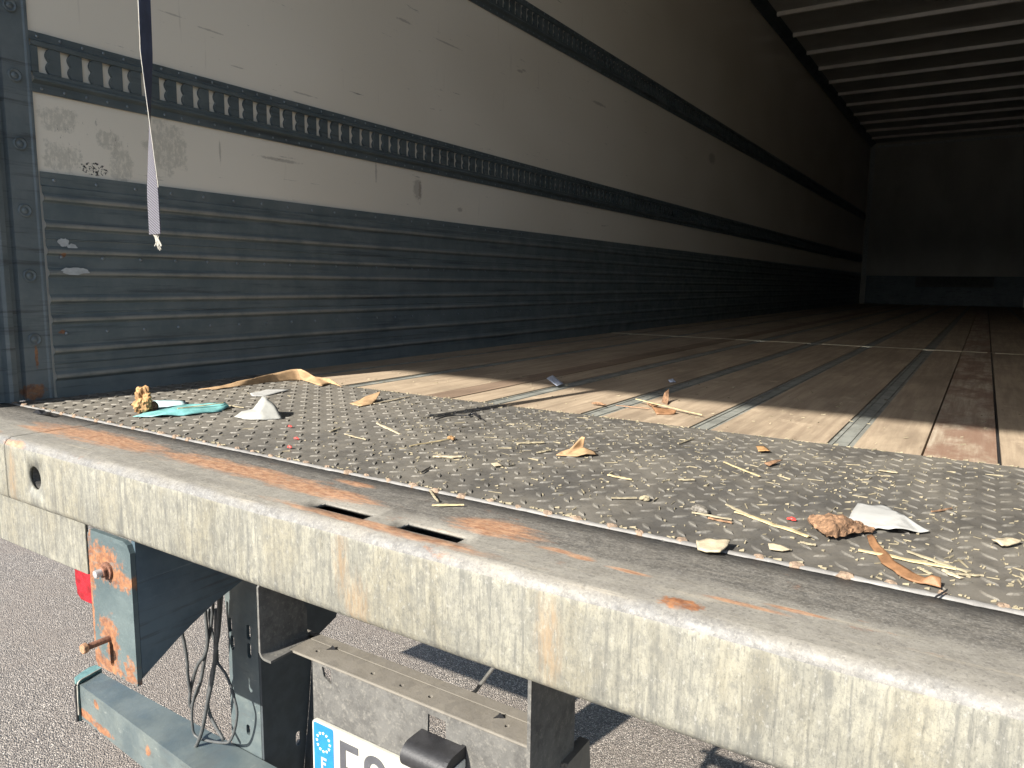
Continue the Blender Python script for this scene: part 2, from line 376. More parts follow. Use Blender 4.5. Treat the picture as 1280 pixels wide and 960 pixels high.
def circle(cx, cy, r, n=16, ry=None):
    ry = ry or r
    return [(cx + r * math.cos(2 * math.pi * i / n), cy + ry * math.sin(2 * math.pi * i / n)) for i in range(n)]
def slot(cx, cy, w, h, n=8):
    r = w / 2; out = []
    for i in range(n + 1):
        a = math.pi * i / n; out.append((cx + r * math.cos(a), cy + h / 2 - r + r * math.sin(a)))
    for i in range(n + 1):
        a = math.pi + math.pi * i / n; out.append((cx + r * math.cos(a), cy - h / 2 + r + r * math.sin(a)))
    return out
def sheet(outer, holes, fn0, fn1, bm=None):
    """flat plate with holes: 2-D loops mapped by fn0 (one side) and fn1 (the other)"""
    own = bm is None
    if own: bm = bmesh.new()
    tmp = bmesh.new(); loops = []; es = []
    for lp in [outer] + list(holes):
        vs = [tmp.verts.new((u, v, 0)) for u, v in lp]; loops.append(vs)
        es += [tmp.edges.new((vs[i], vs[(i + 1) % len(vs)])) for i in range(len(vs))]
    tmp.verts.index_update()
    bmesh.ops.triangle_fill(tmp, edges=es, use_beauty=True, use_dissolve=False)
    tmp.verts.index_update()
    A = {}; B = {}
    for v in tmp.verts:
        A[v.index] = bm.verts.new(fn0(v.co.x, v.co.y)); B[v.index] = bm.verts.new(fn1(v.co.x, v.co.y))
    for f in tmp.faces:
        ix = [v.index for v in f.verts]
        bm.faces.new([A[i] for i in ix]); bm.faces.new([B[i] for i in reversed(ix)])
    for lp in loops:
        ix = [v.index for v in lp]
        for k in range(len(ix)):
            i, j = ix[k], ix[(k + 1) % len(ix)]
            bm.faces.new((A[i], A[j], B[j], B[i]))
    tmp.free()
    return bm
def tube(bm, pts, r, n=8, caps=True):
    pts = [Vector(p) for p in pts]
    # Catmull-Rom smoothing
    sm = []
    for i in range(len(pts) - 1):
        p0, p1, p2, p3 = pts[max(i - 1, 0)], pts[i], pts[i + 1], pts[min(i + 2, len(pts) - 1)]
        for k in range(5):
            t = k / 5
            sm.append(.5 * ((2 * p1) + (p2 - p0) * t + (2 * p0 - 5 * p1 + 4 * p2 - p3) * t * t + (3 * p1 - p0 - 3 * p2 + p3) * t ** 3))
    sm.append(pts[-1])
    if len(pts) == 2: sm = pts
    rings = []
    up = Vector((.31, .52, .79))
    for i, p in enumerate(sm):
        d = (sm[min(i + 1, len(sm) - 1)] - sm[max(i - 1, 0)]).normalized()
        a = d.cross(up).normalized(); b = d.cross(a)
        rings.append([bm.verts.new(p + (a * math.cos(q) + b * math.sin(q)) * r) for q in [2 * math.pi * k / n for k in range(n)]])
    for i in range(len(rings) - 1):
        for k in range(n):
            bm.faces.new((rings[i][k], rings[i][(k + 1) % n], rings[i + 1][(k + 1) % n], rings[i + 1][k]))
    if caps: bm.faces.new(rings[0]); bm.faces.new(rings[-1])
def dome(bm, c, nrm, r, h, n=10, ring=False):
    """rivet or bolt head: raised cap on a surface"""
    nrm = Vector(nrm); a = nrm.orthogonal().normalized(); b = nrm.cross(a); c = Vector(c)
    prof = [(1, 0), (.98, .25), (.75, .8), (.35, 1)] if not ring else [(1, 0), (.97, .7), (.8, .9), (.66, .35), (.5, .3), (.36, .7), (.15, .85)]
    rows = [[bm.verts.new(c + (a * math.cos(2 * math.pi * k / n) + b * math.sin(2 * math.pi * k / n)) * r * q + nrm * h * z) for k in range(n)] for q, z in prof]
    for i in range(len(rows) - 1):
        for k in range(n): bm.faces.new((rows[i][k], rows[i][(k + 1) % n], rows[i + 1][(k + 1) % n], rows[i + 1][k]))
    bm.faces.new(rows[-1])
def nz(x, y, z, s=1): return noise.noise(Vector((x, y, z)) * s)

# ---------------------------------------------------------------- ground
bm = bmesh.new(); q = [bm.verts.new(p) for p in ((-150, -150, GZ), (150, -150, GZ), (150, 150, GZ), (-150, 150, GZ))]; bm.faces.new(q)
tag(obj('ground', bm, M['asphalt']), kind='structure')

# unseen panel above and behind the viewer, added to throw the deck shade line
cz = 4.62; cy0 = 1.785 - (cz - Z0) / .65
bm = bmesh.new()
extrude_profile(bm, [(cy0, cz), (cy0, cz + .12), (1.2, cz + .12), (1.2, cz)], 0, -1.3, 2.9)
cn = obj('sun_blocker', bm, simple('sun_blocker_sheet', (.5, .5, .48), .5, .1))
tag(cn, 'flat pale panel added unseen above the open rear to cast the shade line', 'sun_blocker')

# unseen block behind the viewer, added to close off the bright low sky
bm = bmesh.new(); prof = [(-40, -24.0)]
x = -40.0
while x < 44: prof += [(x, -24.0), (x + .3, -24.0), (x + .34, -23.95), (x + .6, -23.95), (x + .64, -24.0)]; x += .64
prof += [(44.5, -24.0), (44.5, -34), (-40, -34)]
pp = [];
for q in prof:
    if not pp or q != pp[-1]: pp.append(q)
extrude_profile(bm, pp, 2, GZ, 6.6)
blocker = obj('sky_blocker', bm, simple('sky_blocker_cladding', (.16, .17, .17), .6, .1, 2))
tag(blocker, 'long grey clad block added unseen behind the viewer to cut low sky light', 'sky_blocker')
obj('blocker_edge', BM(((-40.2, -34.2, 6.601), (44.7, -23.8, 6.9))), M['dark'], blocker)
for x in (-16, -4, 8, 20):
    obj('blocker_door', BM(((x, -23.945, GZ + .9), (x + 3.2, -23.90, GZ + 4.4))), M['roof'], blocker)  # doors belong to the added block

# ---------------------------------------------------------------- trailer
T = empty('cargo_trailer', (1.23, 7.3, GZ))
tag(T, 'open rear of an empty cargo trailer with grey galvanised beam and blue kick panels', 'trailer')
LEN = 14.07; WID = 2.46; TOP = 3.86

# rear beam ------------------------------------------------------
def beam(x0, x1, name, slots=(), hole=None):
    prof = [(.784, 1.1795), (.74, 1.1795), (.70, 1.1797), (.658, 1.18), (.634, 1.18), (.616, 1.18)]
    for k in range(1, 6):
        a = k / 6 * math.pi / 2; prof.append((.616 - .016 * math.sin(a), 1.164 + .016 * math.cos(a)))
    prof.append((.6, 1.164)); nfl = len(prof) - 1
    prof.append((.6, 1.077))
    for k in range(1, 5):
        a = k / 5 * math.pi / 2; prof.append((.614 - .014 * math.cos(a), 1.077 - .014 * math.sin(a)))
    prof += [(.614, 1.063), (.70, 1.063)]
    xs = {x0, x1}
    x = x0
    while x < x1: xs.add(round(x, 4)); x += .025
    for a, b in slots:
        xs = {q for q in xs if not (a - .006 < q < b + .006)} | {a, b}
    if hole:
        hx0, hx1 = hole[0] - .035, hole[0] + .035
        xs = {q for q in xs if not (hx0 - .006 < q < hx1 + .006)} | {hx0, hx1}
    xs = sorted(xs)
    bm = bmesh.new(); rows = []
    for x in xs:
        row = []
        for i, (y, z) in enumerate(prof):
            dy = dz = 0
            if 4 < i < nfl + 1:
                dy = .0016 * nz(x, i * .2, 3, 9) + .0008 * nz(x, i * .3, 0, 40); dz = .0016 * nz(x, i * .2, 9, 7) + .0007 * nz(x, i, 2, 35)
            elif i <= 4: dz = .0006 * nz(x, y * 3, 9, 7) if i not in (3, 4) else 0
            elif i > nfl: dy = .001 * nz(x, 1, i * .2, 8); dz = .001 * nz(x, 5, i * .2, 11)
            row.append(bm.verts.new((x, y + dy, z + dz)))
        rows.append(row)
    for k in range(len(xs) - 1):
        xm = (xs[k] + xs[k + 1]) / 2
        for i in range(len(prof) - 1):
            if i == 3 and any(a < xm < b for a, b in slots): continue
            if hole and i == nfl and hx0 < xm < hx1:
                c = [rows[k][i], rows[k + 1][i], rows[k + 1][i + 1], rows[k][i + 1]]
                ring = [bm.verts.new((hole[0] + hole[2] * math.cos(-q), .6, hole[1] + hole[2] * math.sin(-q))) for q in [2 * math.pi * j / 32 for j in range(32)]]
                es = [bm.edges.get((c[j], c[(j + 1) % 4])) or bm.edges.new((c[j], c[(j + 1) % 4])) for j in range(4)]
                es += [bm.edges.new((ring[j], ring[(j + 1) % 32])) for j in range(32)]
                bmesh.ops.triangle_fill(bm, edges=es, use_beauty=True)
                continue
            f = bm.faces.new((rows[k][i], rows[k + 1][i], rows[k + 1][i + 1], rows[k][i + 1]))
            f.material_index = 1 if i < nfl - 1 else 0
    o = obj(name, bm, [M['beam'], M['beam_top']], T, smooth=True)
    s = o.modifiers.new('thickness', 'SOLIDIFY'); s.thickness = .006; s.offset = -1; s.use_even_offset = False
    # make sure normals face outwards
    me = o.data
    ct = sum(p.normal.z for p in me.polygons if p.center.z + 0 > 1.175)
    if ct < 0: me.flip_normals()
    return o
beam(.3965, WID + .06, 'rear_beam', slots=((1.148, 1.239), (1.291, 1.382)), hole=(.498, 1.122, .021))
beam(-.06, .392, 'beam_end')
# inside of the beam and the deck underneath
bm = BM(((-.06, .705, 1.066), (WID + .06, .712, 1.172)))
obj('beam_back_plate', bm, M['dark'], T)
bm = BM(((-.05, .785, 1.10), (WID + .05, 1.436, 1.172)), ((-.05, 1.437, 1.09), (WID + .05, LEN + .05, 1.15)))
obj('underframe_panel', bm, M['dark'], T)
# hole interior sleeve, lighter inside
bm = bmesh.new(); extrude_profile(bm, circle(.498, 1.122, .0215, 24), 1, .6055, .66, closed=False)
# circle profile is (x,z) along y
bmesh.ops.holes_fill(bm, edges=bm.edges, sides=0)
obj('hole_sleeve', bm, M['galv'], T)

# tread plate ----------------------------------------------------
bm = bmesh.new()
def tread_bumps(bm):
    nx = int(WID / .0435); ny = int(.66 / .0405) + 1
    for j in range(-1, ny + 1):
        for i in range(-1, nx + 1):
            for typ in (0, 1):
                cx = .013 + i * .0435 + typ * .0217; cy = .808 + j * .0405 + typ * .0203
                if not (.012 < cx < WID - .012 and .795 < cy < 1.43): continue
                ang = math.radians(45 if typ else 135)
                ca, sa = math.cos(ang), math.sin(ang); L = .0125; Wd = .0042
                prof = [(-1, 0), (-.6, .62), (0, 1), (.6, .62), (1, 0)]
                low = []; top = []
                for t, w in prof:
                    for s_ in ((-1, 1) if w else (0,)):
                        u = t * L; v = s_ * w * Wd
                        low.append(bm.verts.new((cx + u * ca - v * sa, cy + u * sa + v * ca, Z0 - .0003)))
                    top.append(None)
                # low order: tipA, -6L,-6R, 0L,0R, 6L,6R, tipB
                a, l1, r1, l2, r2, l3, r3, b = low
                def up(t, s_, w, h):
                    u = t * L; v = s_ * w * Wd
                    return bm.verts.new((cx + u * ca - v * sa, cy + u * sa + v * ca, Z0 + h))
                h = .0021 * random.uniform(.8, 1.05)
                ta = up(-.8, 0, 0, h * .75); tb = up(.8, 0, 0, h * .75)
                u1, w1 = up(-.45, -1, .35, h), up(-.45, 1, .35, h)
                u2, w2 = up(0, -1, .5, h), up(0, 1, .5, h)
                u3, w3 = up(.45, -1, .35, h), up(.45, 1, .35, h)
                for f in ((a, l1, u1, ta), (a, ta, w1, r1), (l1, l2, u2, u1), (r1, w1, w2, r2), (l2, l3, u3, u2), (r2, w2, w3, r3),
                          (l3, b, tb, u3), (r3, w3, tb, b), (ta, u1, w1), (u1, u2, w2, w1), (u2, u3, w3, w2), (u3, tb, w3)):
                    bm.faces.new(f)
tread_bumps(bm)
# sheet with slight waves
N = 40; rows = []
for i in range(N + 1):
    row = []
    for j in range(11):
        x = WID * i / N; y = .782 + (1.4405 - .782) * j / 10
        row.append(bm.verts.new((x, y, Z0)))
    rows.append(row)
for i in range(N):
    for j in range(10): bm.faces.new((rows[i][j], rows[i + 1][j], rows[i + 1][j + 1], rows[i][j + 1]))
bmesh.ops.recalc_face_normals(bm, faces=bm.faces)
box(bm, (0, .7825, 1.1722), (WID, 1.440, 1.1792))
obj('tread_plate', bm, M['tread'], T, smooth=False)

# weld along the beam, with rusty stitches -----------------------
bm = bmesh.new(); x = 0; prev = None
while x < WID:
    y = .780 + .001 * nz(x, 0, 0, 30); r = .0034 + .0012 * nz(x, 4, 0, 90)
    ring = [bm.verts.new((x, y + r * 1.25 * math.cos(a), Z0 - .001 + r * math.sin(a))) for a in [math.pi * k / 6 for k in range(7)]]
    if prev:
        for k in range(6): bm.faces.new((prev[k], prev[k + 1], ring[k + 1], ring[k]))
    prev = ring; x += .006
weld = obj('weld_bead', bm, galv('weld_metal', (.19, .185, .175), (.085, .08, .075), streak=False, rust=1.0), T, smooth=True)
x = .02
M['stitch'] = simple('stitch_rust', (.25, .18, .125), .85, .5, 200, .7)
while x < WID:
    bm = bmesh.new()
    cx = x + random.uniform(-.004, .004); cy = .781 + random.uniform(-.002, .002)
    n = 12; R = random.uniform(.0045, .009)
    c = bm.verts.new((cx, cy, Z0 + .0052))
    r1 = []; r2 = []
    for k in range(n):
        a = 2 * math.pi * k / n; q = R * random.uniform(.7, 1.2)
        r1.append(bm.verts.new((cx + q * .6 * math.cos(a) * 1.3, cy + q * .45 * math.sin(a), Z0 + .0045 * random.uniform(.7, 1.1))))
        r2.append(bm.verts.new((cx + q * math.cos(a) * 1.3, cy + q * .75 * math.sin(a), Z0 - .001)))
    for k in range(n):
        bm.faces.new((c, r1[k], r1[(k + 1) % n])); bm.faces.new((r1[k], r2[k], r2[(k + 1) % n], r1[(k + 1) % n]))
    obj('weld_stitch', bm, M['stitch'], weld)
    x += .0435

# wooden floor ---------------------------------------------------
strips = [(.145, .035), (.405, .055), (.873, .055), (1.139, .052), (1.389, .046), (1.652, .044), (1.9, .004), (2.16, .036)]
x = 0.0
edges = []
for c, w in strips: edges.append((x, c - w / 2, c, w)); x = c + w / 2
edges.append((x, WID, None, None))
for a, b, c, w in edges:
    for y0, y1 in ((1.4425, 3.955), (3.99, LEN)):
        subs = [(a, b)]
        if abs(a - .4325) < .01: subs = [(a, .672), (.674, .752), (.754, b)]
        if abs(a - 1.674) < .01: subs = [(a, 1.785), (1.787, b)]
        for p0, p1 in subs:
            m = M['wood3'] if abs(p0 - .674) < .002 else M['wood2'] if abs(p0 - 1.787) < .002 else M['wood']
            bm = bmesh.new(); box(bm, (p0 + .001, y0, 1.152), (p1 - .001, y1, Z0 - .0006 + random.uniform(-.0006, .0006)))
            obj('floor_board', bm, m, T)
    if c is not None:
        for y0, y1 in ((1.4425, 3.955), (3.99, LEN)):
            bm = bmesh.new()
            if w > .01: extrude_profile(bm, [(c - w / 2, 1.153), (c - w / 2, Z0 - .0035), (c - w * .31, Z0 - .0035), (c - w * .29, Z0 - .0015), (c - w * .27, Z0 - .0035), (c + w * .27, Z0 - .0035), (c + w * .29, Z0 - .0015), (c + w * .31, Z0 - .0035), (c + w / 2, Z0 - .0035), (c + w / 2, 1.153)], 1, y0, y1)
            else: box(bm, (c - w / 2, y0, 1.153), (c + w / 2, y1, Z0 - .0035))
            obj('floor_strip', bm, M['strip'] if w > .01 else M['black'], T)
for a, b in ((.02, 1.125), (1.18, 1.885), (1.915, 2.44)):
    obj('cross_strip', BM(((a, 3.957, 1.153), (b, 3.988, Z0 + .0005))), M['cream_strip'], T)

# left wall ------------------------------------------------------
def mirror(o):                                 # same piece on the other side wall
    c = o.copy(); COL.objects.link(c); c.parent = T
    c.scale = (-1, 1, 1)          # the trailer's origin lies on its centre line
    return c
left = []
bm = BM(((-.05, .862, Z0 - .1), (0, LEN, TOP + .02)))
left.append(obj('side_wall', bm, M['wall'], T))
# wall panel joints
bm = bmesh.new()
for y in (2.2, 3.5, 4.8, 6.1, 7.4, 8.7, 10, 11.3): box(bm, (.0002, y, 1.72), (.0014, y + .03, 3.8))
# kick panel with pressed beads
zs = [1.643, 1.582, 1.522, 1.472, 1.41, 1.362, 1.29, 1.228]
prof = [(.002, 1.706), (.006, 1.706), (.006, 1.676), (.010, 1.673)]
for i, z in enumerate(zs):
    prof += [(.010, z + .016), (.0125, z + .013), (.0165, z + .008), (.018, z + .003), (.0165, z - .001), (.0105, z - .005), (.0090, z - .008), (.0100, z - .011)]
    if i in (1, 4, 6): prof += [(.0095, z - .026), (.0115, z - .028), (.0095, z - .031)]
prof += [(.010, 1.20), (.014, Z0 - .004), (.002, Z0 - .004)]
bm2 = bmesh.new()
extrude_profile(bm2, prof, 1, .877, LEN - .002, closed=False, cuts=120, jit=lambda p: Vector((p.x + .0012 * nz(p.y, p.z, 0, 4) * (p.x > .003), p.y, p.z + .0012 * nz(p.y, 1, p.z, 2.5))))
bm.free()
scuff = obj('scuff_panel', bm2, M['scuff'], T, smooth=True); left.append(scuff)
m = scuff.modifiers.new('edge', 'EDGE_SPLIT'); m.split_angle = math.radians(28)
RV = bmesh.new(); RVN = 20
def rivets(name, z, y0, step, n, r, x, near=RVN):
    for i in range(n):
        c = (x, y0 + i * step, z + random.uniform(-.001, .001))
        if i < near:
            bm = bmesh.new(); dome(bm, c, (1, 0, 0), r, r * .55, 8); obj('rivet', bm, M['rivet'], T, smooth=True)
        else: dome(RV, c, (1, 0, 0), r, r * .55, 8)
        dome(RV, (WID - c[0], c[1], c[2]), (-1, 0, 0), r, r * .55, 8)
rivets('panel_rivets', 1.690, .907, .098, 120, .0042, .006)
rivets('panel_rivets', 1.512, .909, .0975, 120, .0044, .0105)
rivets('panel_rivets', 1.334, .909, .0975, 120, .0044, .0105)
# paint scrapes on the kick panel showing bare metal, thin flakes
def flake(name, cy, cz, ry, rz, mat, x, seed, parent):
    random.seed(seed); bm = bmesh.new(); vs = []
    n = 22
    lp = [(cy + ry * math.cos(2 * math.pi * k / n) * random.uniform(.7, 1.05), cz + rz * math.sin(2 * math.pi * k / n) * random.uniform(.6, 1.05)) for k in range(n)]
    sheet(lp, [], lambda u, v: (x, u, v), lambda u, v: (x + .0008, u, v), bm)
    return obj(name, bm, mat, parent)
flake('torn_sticker', .936, 1.481, .036, .010, M['flake'], .0188, 3, T)
flake('torn_sticker', .915, 1.548, .014, .011, M['flake'], .0118, 5, T)
flake('torn_sticker', .934, 1.538, .014, .008, M['flake'], .0118, 8, T)

# tie rails ------------------------------------------------------
def tie_rail(zc, name):
    """slotted lashing rail on the wall; zc = centre of slots"""
    bm = bmesh.new(); y0, y1 = .874, LEN - .02
    # section: top flange, step, slotted face, step, ridge, bottom flange
    up = [(.0015, zc + .060), (.005, zc + .060), (.005, zc + .043), (.013, zc + .039), (.013, zc + .029), (.009, zc + .0275)]
    lo = [(.009, zc - .0275), (.013, zc - .029), (.013, zc - .037), (.017, zc - .041), (.017, zc - .046), (.006, zc - .052), (.006, zc - .071), (.0015, zc - .071)]
    extrude_profile(bm, up, 1, y0, y1, closed=False, cuts=1)
    extrude_profile(bm, lo, 1, y0, y1, closed=False, cuts=1)
    n = int((y1 - .889) / .0485)
    H = .0275
    def bar(a, b0):                            # web between two slots, scalloped on the near side
        L = [(a, zc + H)]
        seg = 9 if a < 6 else 5
        R = []
        for k in range(seg + 1):
            t = k / seg; z = zc + H - 2 * H * t
            R.append((b0 + .0062 * abs(math.sin(t * math.pi * 2.0)) ** .8 * (1 if .04 < t < .96 else 0) - .002, z))
        # a is left edge, next slot starts at a
        pts = [(b0r, z) for b0r, z in R]
        prev = None
        for (yy, z) in pts:
            w = [bm.verts.new((.0105, a, z)), bm.verts.new((.0105, yy, z)), bm.verts.new((.002, yy, z)), bm.verts.new((.002, a, z))]
            if prev:
                for q, r in ((0, 1), (1, 2), (3, 0)): bm.faces.new((prev[q], prev[r], w[r], w[q]))
            prev = w
    bar2 = []
    for i in range(n + 1):
        s0 = .889 + i * .0485                  # slot start
        e0 = s0 + .0205                        # slot end
        nxt = s0 + .0485
        # web from e0 (scalloped towards slot) to nxt
        prev = None; seg = 10 if i < 60 else 4
        for k in range(seg + 1):
            t = k / seg; z = zc + H - 2 * H * t
            yy = e0 - .0060 * max(0, math.sin(t * math.pi * 2) if t < .5 else -math.sin(t * math.pi * 2)) + .003
            w = [bm.verts.new((.0105, nxt, z)), bm.verts.new((.0105, yy, z)), bm.verts.new((.0015, yy, z)), bm.verts.new((.0015, nxt, z))]
            if prev:
                for q, r in ((0, 1), (1, 2), (3, 0)): bm.faces.new((prev[q], prev[r], w[r], w[q]))
            prev = w
    box(bm, (.0015, y0, zc - H), (.0105, .889, zc + H))
    o = obj(name, bm, M['rail'], T); left.append(o)
    nr = 20 if zc < 2 else 0
    rivets('rivet', zc + .0515, .892, .05, 262, .0034, .005, nr)
    rivets('rivet', zc - .0615, .894, .05, 262, .0034, .006, nr)
    return o
tie_rail(1.952, 'tie_rail')
tie_rail(2.66, 'tie_rail')

tag(obj('rivet', RV, M['rivet'], T, smooth=True), kind='stuff')

# door post ------------------------------------------------------
prof = [(.0, .874), (.006, .874), (.006, .868), (.004, .864), (.004, .816), (-.008, .812), (-.008, .802), (.010, .796), (.013, .784), (.010, .777), (-.004, .772),
        (-.004, .715), (.030, .700), (.034, .690), (.034, .655), (.030, .645), (-.062, .645), (-.062, .874)]
bm = bmesh.new(); extrude_profile(bm, prof, 2, Z0 + .0005, TOP + .03, cuts=1)
post = obj('door_post', bm, M['post'], T); left.append(post)
for i in range(17):
    for x, nn in ((.004, 1), (WID - .004, -1)):
        bm = bmesh.new(); dome(bm, (x, .840, 1.322 + i * .1463), (nn, 0, 0), .0145, .006, 20, ring=True)
        obj('post_bolt', bm, M['post'], T, smooth=True)
# base shoe of the post
for o in left: mirror(o)

# roof, cornice, front wall -------------------------------------
bm = BM(((-.06, .66, TOP + .001), (WID + .06, LEN + .05, TOP + .05)))
obj('roof', bm, M['roof'], T)
for k in range(-9, 11):
    y = 7.06 + .643 * k
    bm = bmesh.new()
    extrude_profile(bm, [(y - .022, TOP), (y - .013, TOP - .032), (y + .013, TOP - .032), (y + .022, TOP)], 0, .088, WID - .088)
    obj('roof_rib', bm, M['rib'], T)
for s_ in (0, 1):
    bm = bmesh.new(); X = (lambda v: v) if not s_ else (lambda v: WID - v)
    extrude_profile(bm, [(X(.0005), TOP - .055), (X(.012), TOP - .06), (X(.075), TOP - .014), (X(.09), TOP - .004), (X(.0005), TOP - .004)], 1, .87, LEN - .003)
    obj('roof_cornice', bm, M['rail'], T)
bm = BM(((.0, LEN, Z0 - .1), (WID, LEN + .05, TOP)))
obj('front_wall', bm, M['front'], T)
bm = BM(((.1, LEN - .02, Z0), (WID - .1, LEN - .001, 1.655)))
obj('kick_plate', bm, M['rail'], T)
bm = BM(((.85, LEN - .026, 1.48), (1.95, LEN - .0205, 1.645)))
obj('bare_patch', bm, M['galv'], T)
for a, b in ((.02, .085), (WID - .085, WID - .02)):
    bm = BM(((a, LEN - .018, 1.66), (b, LEN - .001, 3.80)))
    ct_ = obj('corner_trim', bm, M['trim'], T)
    obj('trim_clip', BM(((a + .02, LEN - .03, 3.45), (b - .01, LEN - .0185, 3.56))), M['trim'], ct_)
bm = BM(((.12, LEN - .012, 3.78), (WID - .12, LEN - .001, 3.82)))
obj('corner_trim', bm, M['trim'], T)

# plate under the beam, left ------------------------------------
bm = BM(((-.05, .626, .962), (.600, .632, 1.0628)), bevel=.0015)
obj('lower_beam_plate', bm, M['beam'], T)

# red lamp behind it --------------------------------------------
bm = bmesh.new()
sheet([(.532, .966), (.532, .925), (.536, .908), (.548, .899), (.585, .899), (.60, .905), (.60, .966)], [], lambda u, v: (u, .637, v), lambda u, v: (u, .70, v), bm)
bmesh.ops.bevel(bm, geom=[e for e in bm.edges if e.calc_length() < .05 or True], offset=.002, segments=1, affect='EDGES')
lamp = obj('tail_lamp', bm, M['red_lens'], T)

# blue rusty bracket --------------------------------------------
b1_ = aty(137, 798, .602)
bm = bmesh.new()
sheet([(.655, .835), (.662, .826), (.777, .826), (.777, 1.045), (.770, 1.0575), (.76, 1.062), (.662, 1.062), (.655, 1.055)],
      [slot(b1_.x + .004, b1_.z - .026, .011, .042)], lambda u, v: (u, .602, v), lambda u, v: (u, .610, v), bm)
br = obj('bumper_bracket', bm, M['blue_lit'], T)
bm = bmesh.new()
sheet([(.6105, .836), (.6285, .848), (.645, .858), (.668, .873), (.70, .891), (.745, .913), (.80, .932), (.86, .952), (.86, 1.062), (.6105, 1.062)], [],
      lambda u, v: (.7775, u, v), lambda u, v: (.768, u, v), bm)
obj('bracket_web', bm, M['blue'], br)
bm = BM(((.70, .745, .915), (.7675, .752, 1.062)))
obj('bracket_gusset', bm, M['blue'], br)
def hexbolt(c, L, r, hr, hl, mats, washer=0):
    """bolt sticking out towards -y with a hexagonal head"""
    bm = bmesh.new(); x, y, z = c
    tube(bm, [(x, y, z), (x, y - L, z)], r, 14)
    o = obj('bolt', bm, mats[0], T, smooth=False)
    bm = bmesh.new()
    tube(bm, [(x, y - L, z), (x, y - L - hl, z)], hr, 6)
    bmesh.ops.bevel(bm, geom=bm.edges[:], offset=hr * .12, segments=1, affect='EDGES')
    obj('bolt_head', bm, mats[1], o)
    if washer:
        bm = bmesh.new(); tube(bm, [(x, y - .0005, z), (x, y - .004, z)], washer, 24); obj('washer', bm, M['rust'], o)
    return o
b1 = aty(137, 798, .602); b2 = aty(135, 713, .602)
hexbolt((b1.x, .602, b1.z), .036, .0052, .0088, .008, (M['rust'], M['rust_orange']))
hexbolt((b2.x, .602, b2.z), .006, .009, .0095, .0055, (M['rust'], M['rust']), washer=.0145)
bm = bmesh.new(); tube(bm, [(b2.x, .5905, b2.z), (b2.x, .581, b2.z)], .0062, 16)
obj('bolt_end', bm, M['zinc'], T)

# underrun bar ---------------------------------------------------
bm = bmesh.new()
top = [(.231, .775), (.45, .759), (.682, .741), (1.3, .70), (2.2, .71), (2.2, .828), (.217, .828)]
sheet(top, [], lambda u, v: (u, v, .57), lambda u, v: (u, v, .488), bm)
bmesh.ops.bevel(bm, geom=[e for e in bm.edges if e.is_manifold and e.calc_face_angle(0) > .5], offset=.003, segments=2, affect='EDGES')
bar = obj('underrun_bar', bm, M['bar'], T)
bm = bmesh.new()
sheet([(.196, .797), (.206, .778), (.2295, .770), (.231, .773), (.2155, .834), (.19, .834), (.188, .82)], [], lambda u, v: (u, v, .576), lambda u, v: (u, v, .482), bm)
bmesh.ops.bevel(bm, geom=[e for e in bm.edges if e.is_manifold and e.calc_face_angle(0) > .5], offset=.003, segments=2, affect='EDGES')
cap = obj('end_cap', bm, M['teal'], bar)
bm = bmesh.new()
tube(bm, [(.2325, .769, .50), (.2315, .7705, .55), (.232, .7735, .5755), (.2245, .80, .577), (.2165, .83, .5765)], .0016, 6)
obj('torn_edge', bm, M['plate_white'], cap)
bm = bmesh.new()
tube(bm, [(.2285, .7675, .484), (.2295, .7675, .52), (.2280, .768, .56), (.231, .7695, .572)], .0028, 6)
obj('gap_seal', bm, M['black'], cap)

# upright carrier ------------------------------------------------
hs = [aty(*p, .832) for p in ((288, 781), (291, 803), (311, 790), (312, 813), (311, 912))]
bm = bmesh.new()
sheet([(.688, .49), (.777, .49), (.777, 1.06), (.684, 1.06), (.684, .87), (.690, .80)], [slot(h.x, h.z, .011, .030 if i < 4 else .022) for i, h in enumerate(hs)],
      lambda u, v: (u, .831, v), lambda u, v: (u, .838, v), bm)
up = obj('bumper_upright', bm, M['blue_lit'] if False else M['bar'], T)
bm = bmesh.new(); hh = atx(372, 922, .78)
sheet([(.8315, .49), (.8315, 1.06), (1.12, 1.06), (1.02, .779), (.957, .755), (.943, .624), (.925, .49)], [[(a, b) for a, b in slot(0, 0, .010, .030)] and slot(hh.y, hh.z, .014, .030)],
      lambda u, v: (.7775, u, v), lambda u, v: (.783, u, v), bm)
obj('upright_web', bm, M['dark'], up)
bm = bmesh.new()
sheet([(.943, .624), (.957, .750), (.967, .745), (.953, .62), (.935, .49), (.925, .49)], [], lambda u, v: (.7835, u, v), lambda u, v: (.80, u, v), bm)
obj('upright_lip', bm, M['dark'], up)
# chassis beams
for x in (.80, 1.66):
    bm = bmesh.new(); extrude_profile(bm, [(x, .784), (x - .06, .784), (x - .06, .775), (x + .07, .775), (x + .07, .784), (x + .01, .784), (x + .01, 1.089), (x, 1.089)], 1, 1.45, 13.5)
    obj('chassis_beam', bm, M['dark'], T)
bm = BM(((.66, .88, .965), (1.70, .89, 1.089)))
obj('cross_member', bm, M['dark'], T)

# number plate carrier -------------------------------------------
zs_ = .95
FY = .660
bm = bmesh.new()
# left cheek: rounded sheet, seen edge-on from the rear
sheet([(.620, .957), (.62, 1.052), (.628, 1.0615), (.668, 1.0615), (.704, .99), (.704, .957)], [], lambda u, v: (1.052, u, v), lambda u, v: (1.0555, u, v), bm)
ch = None
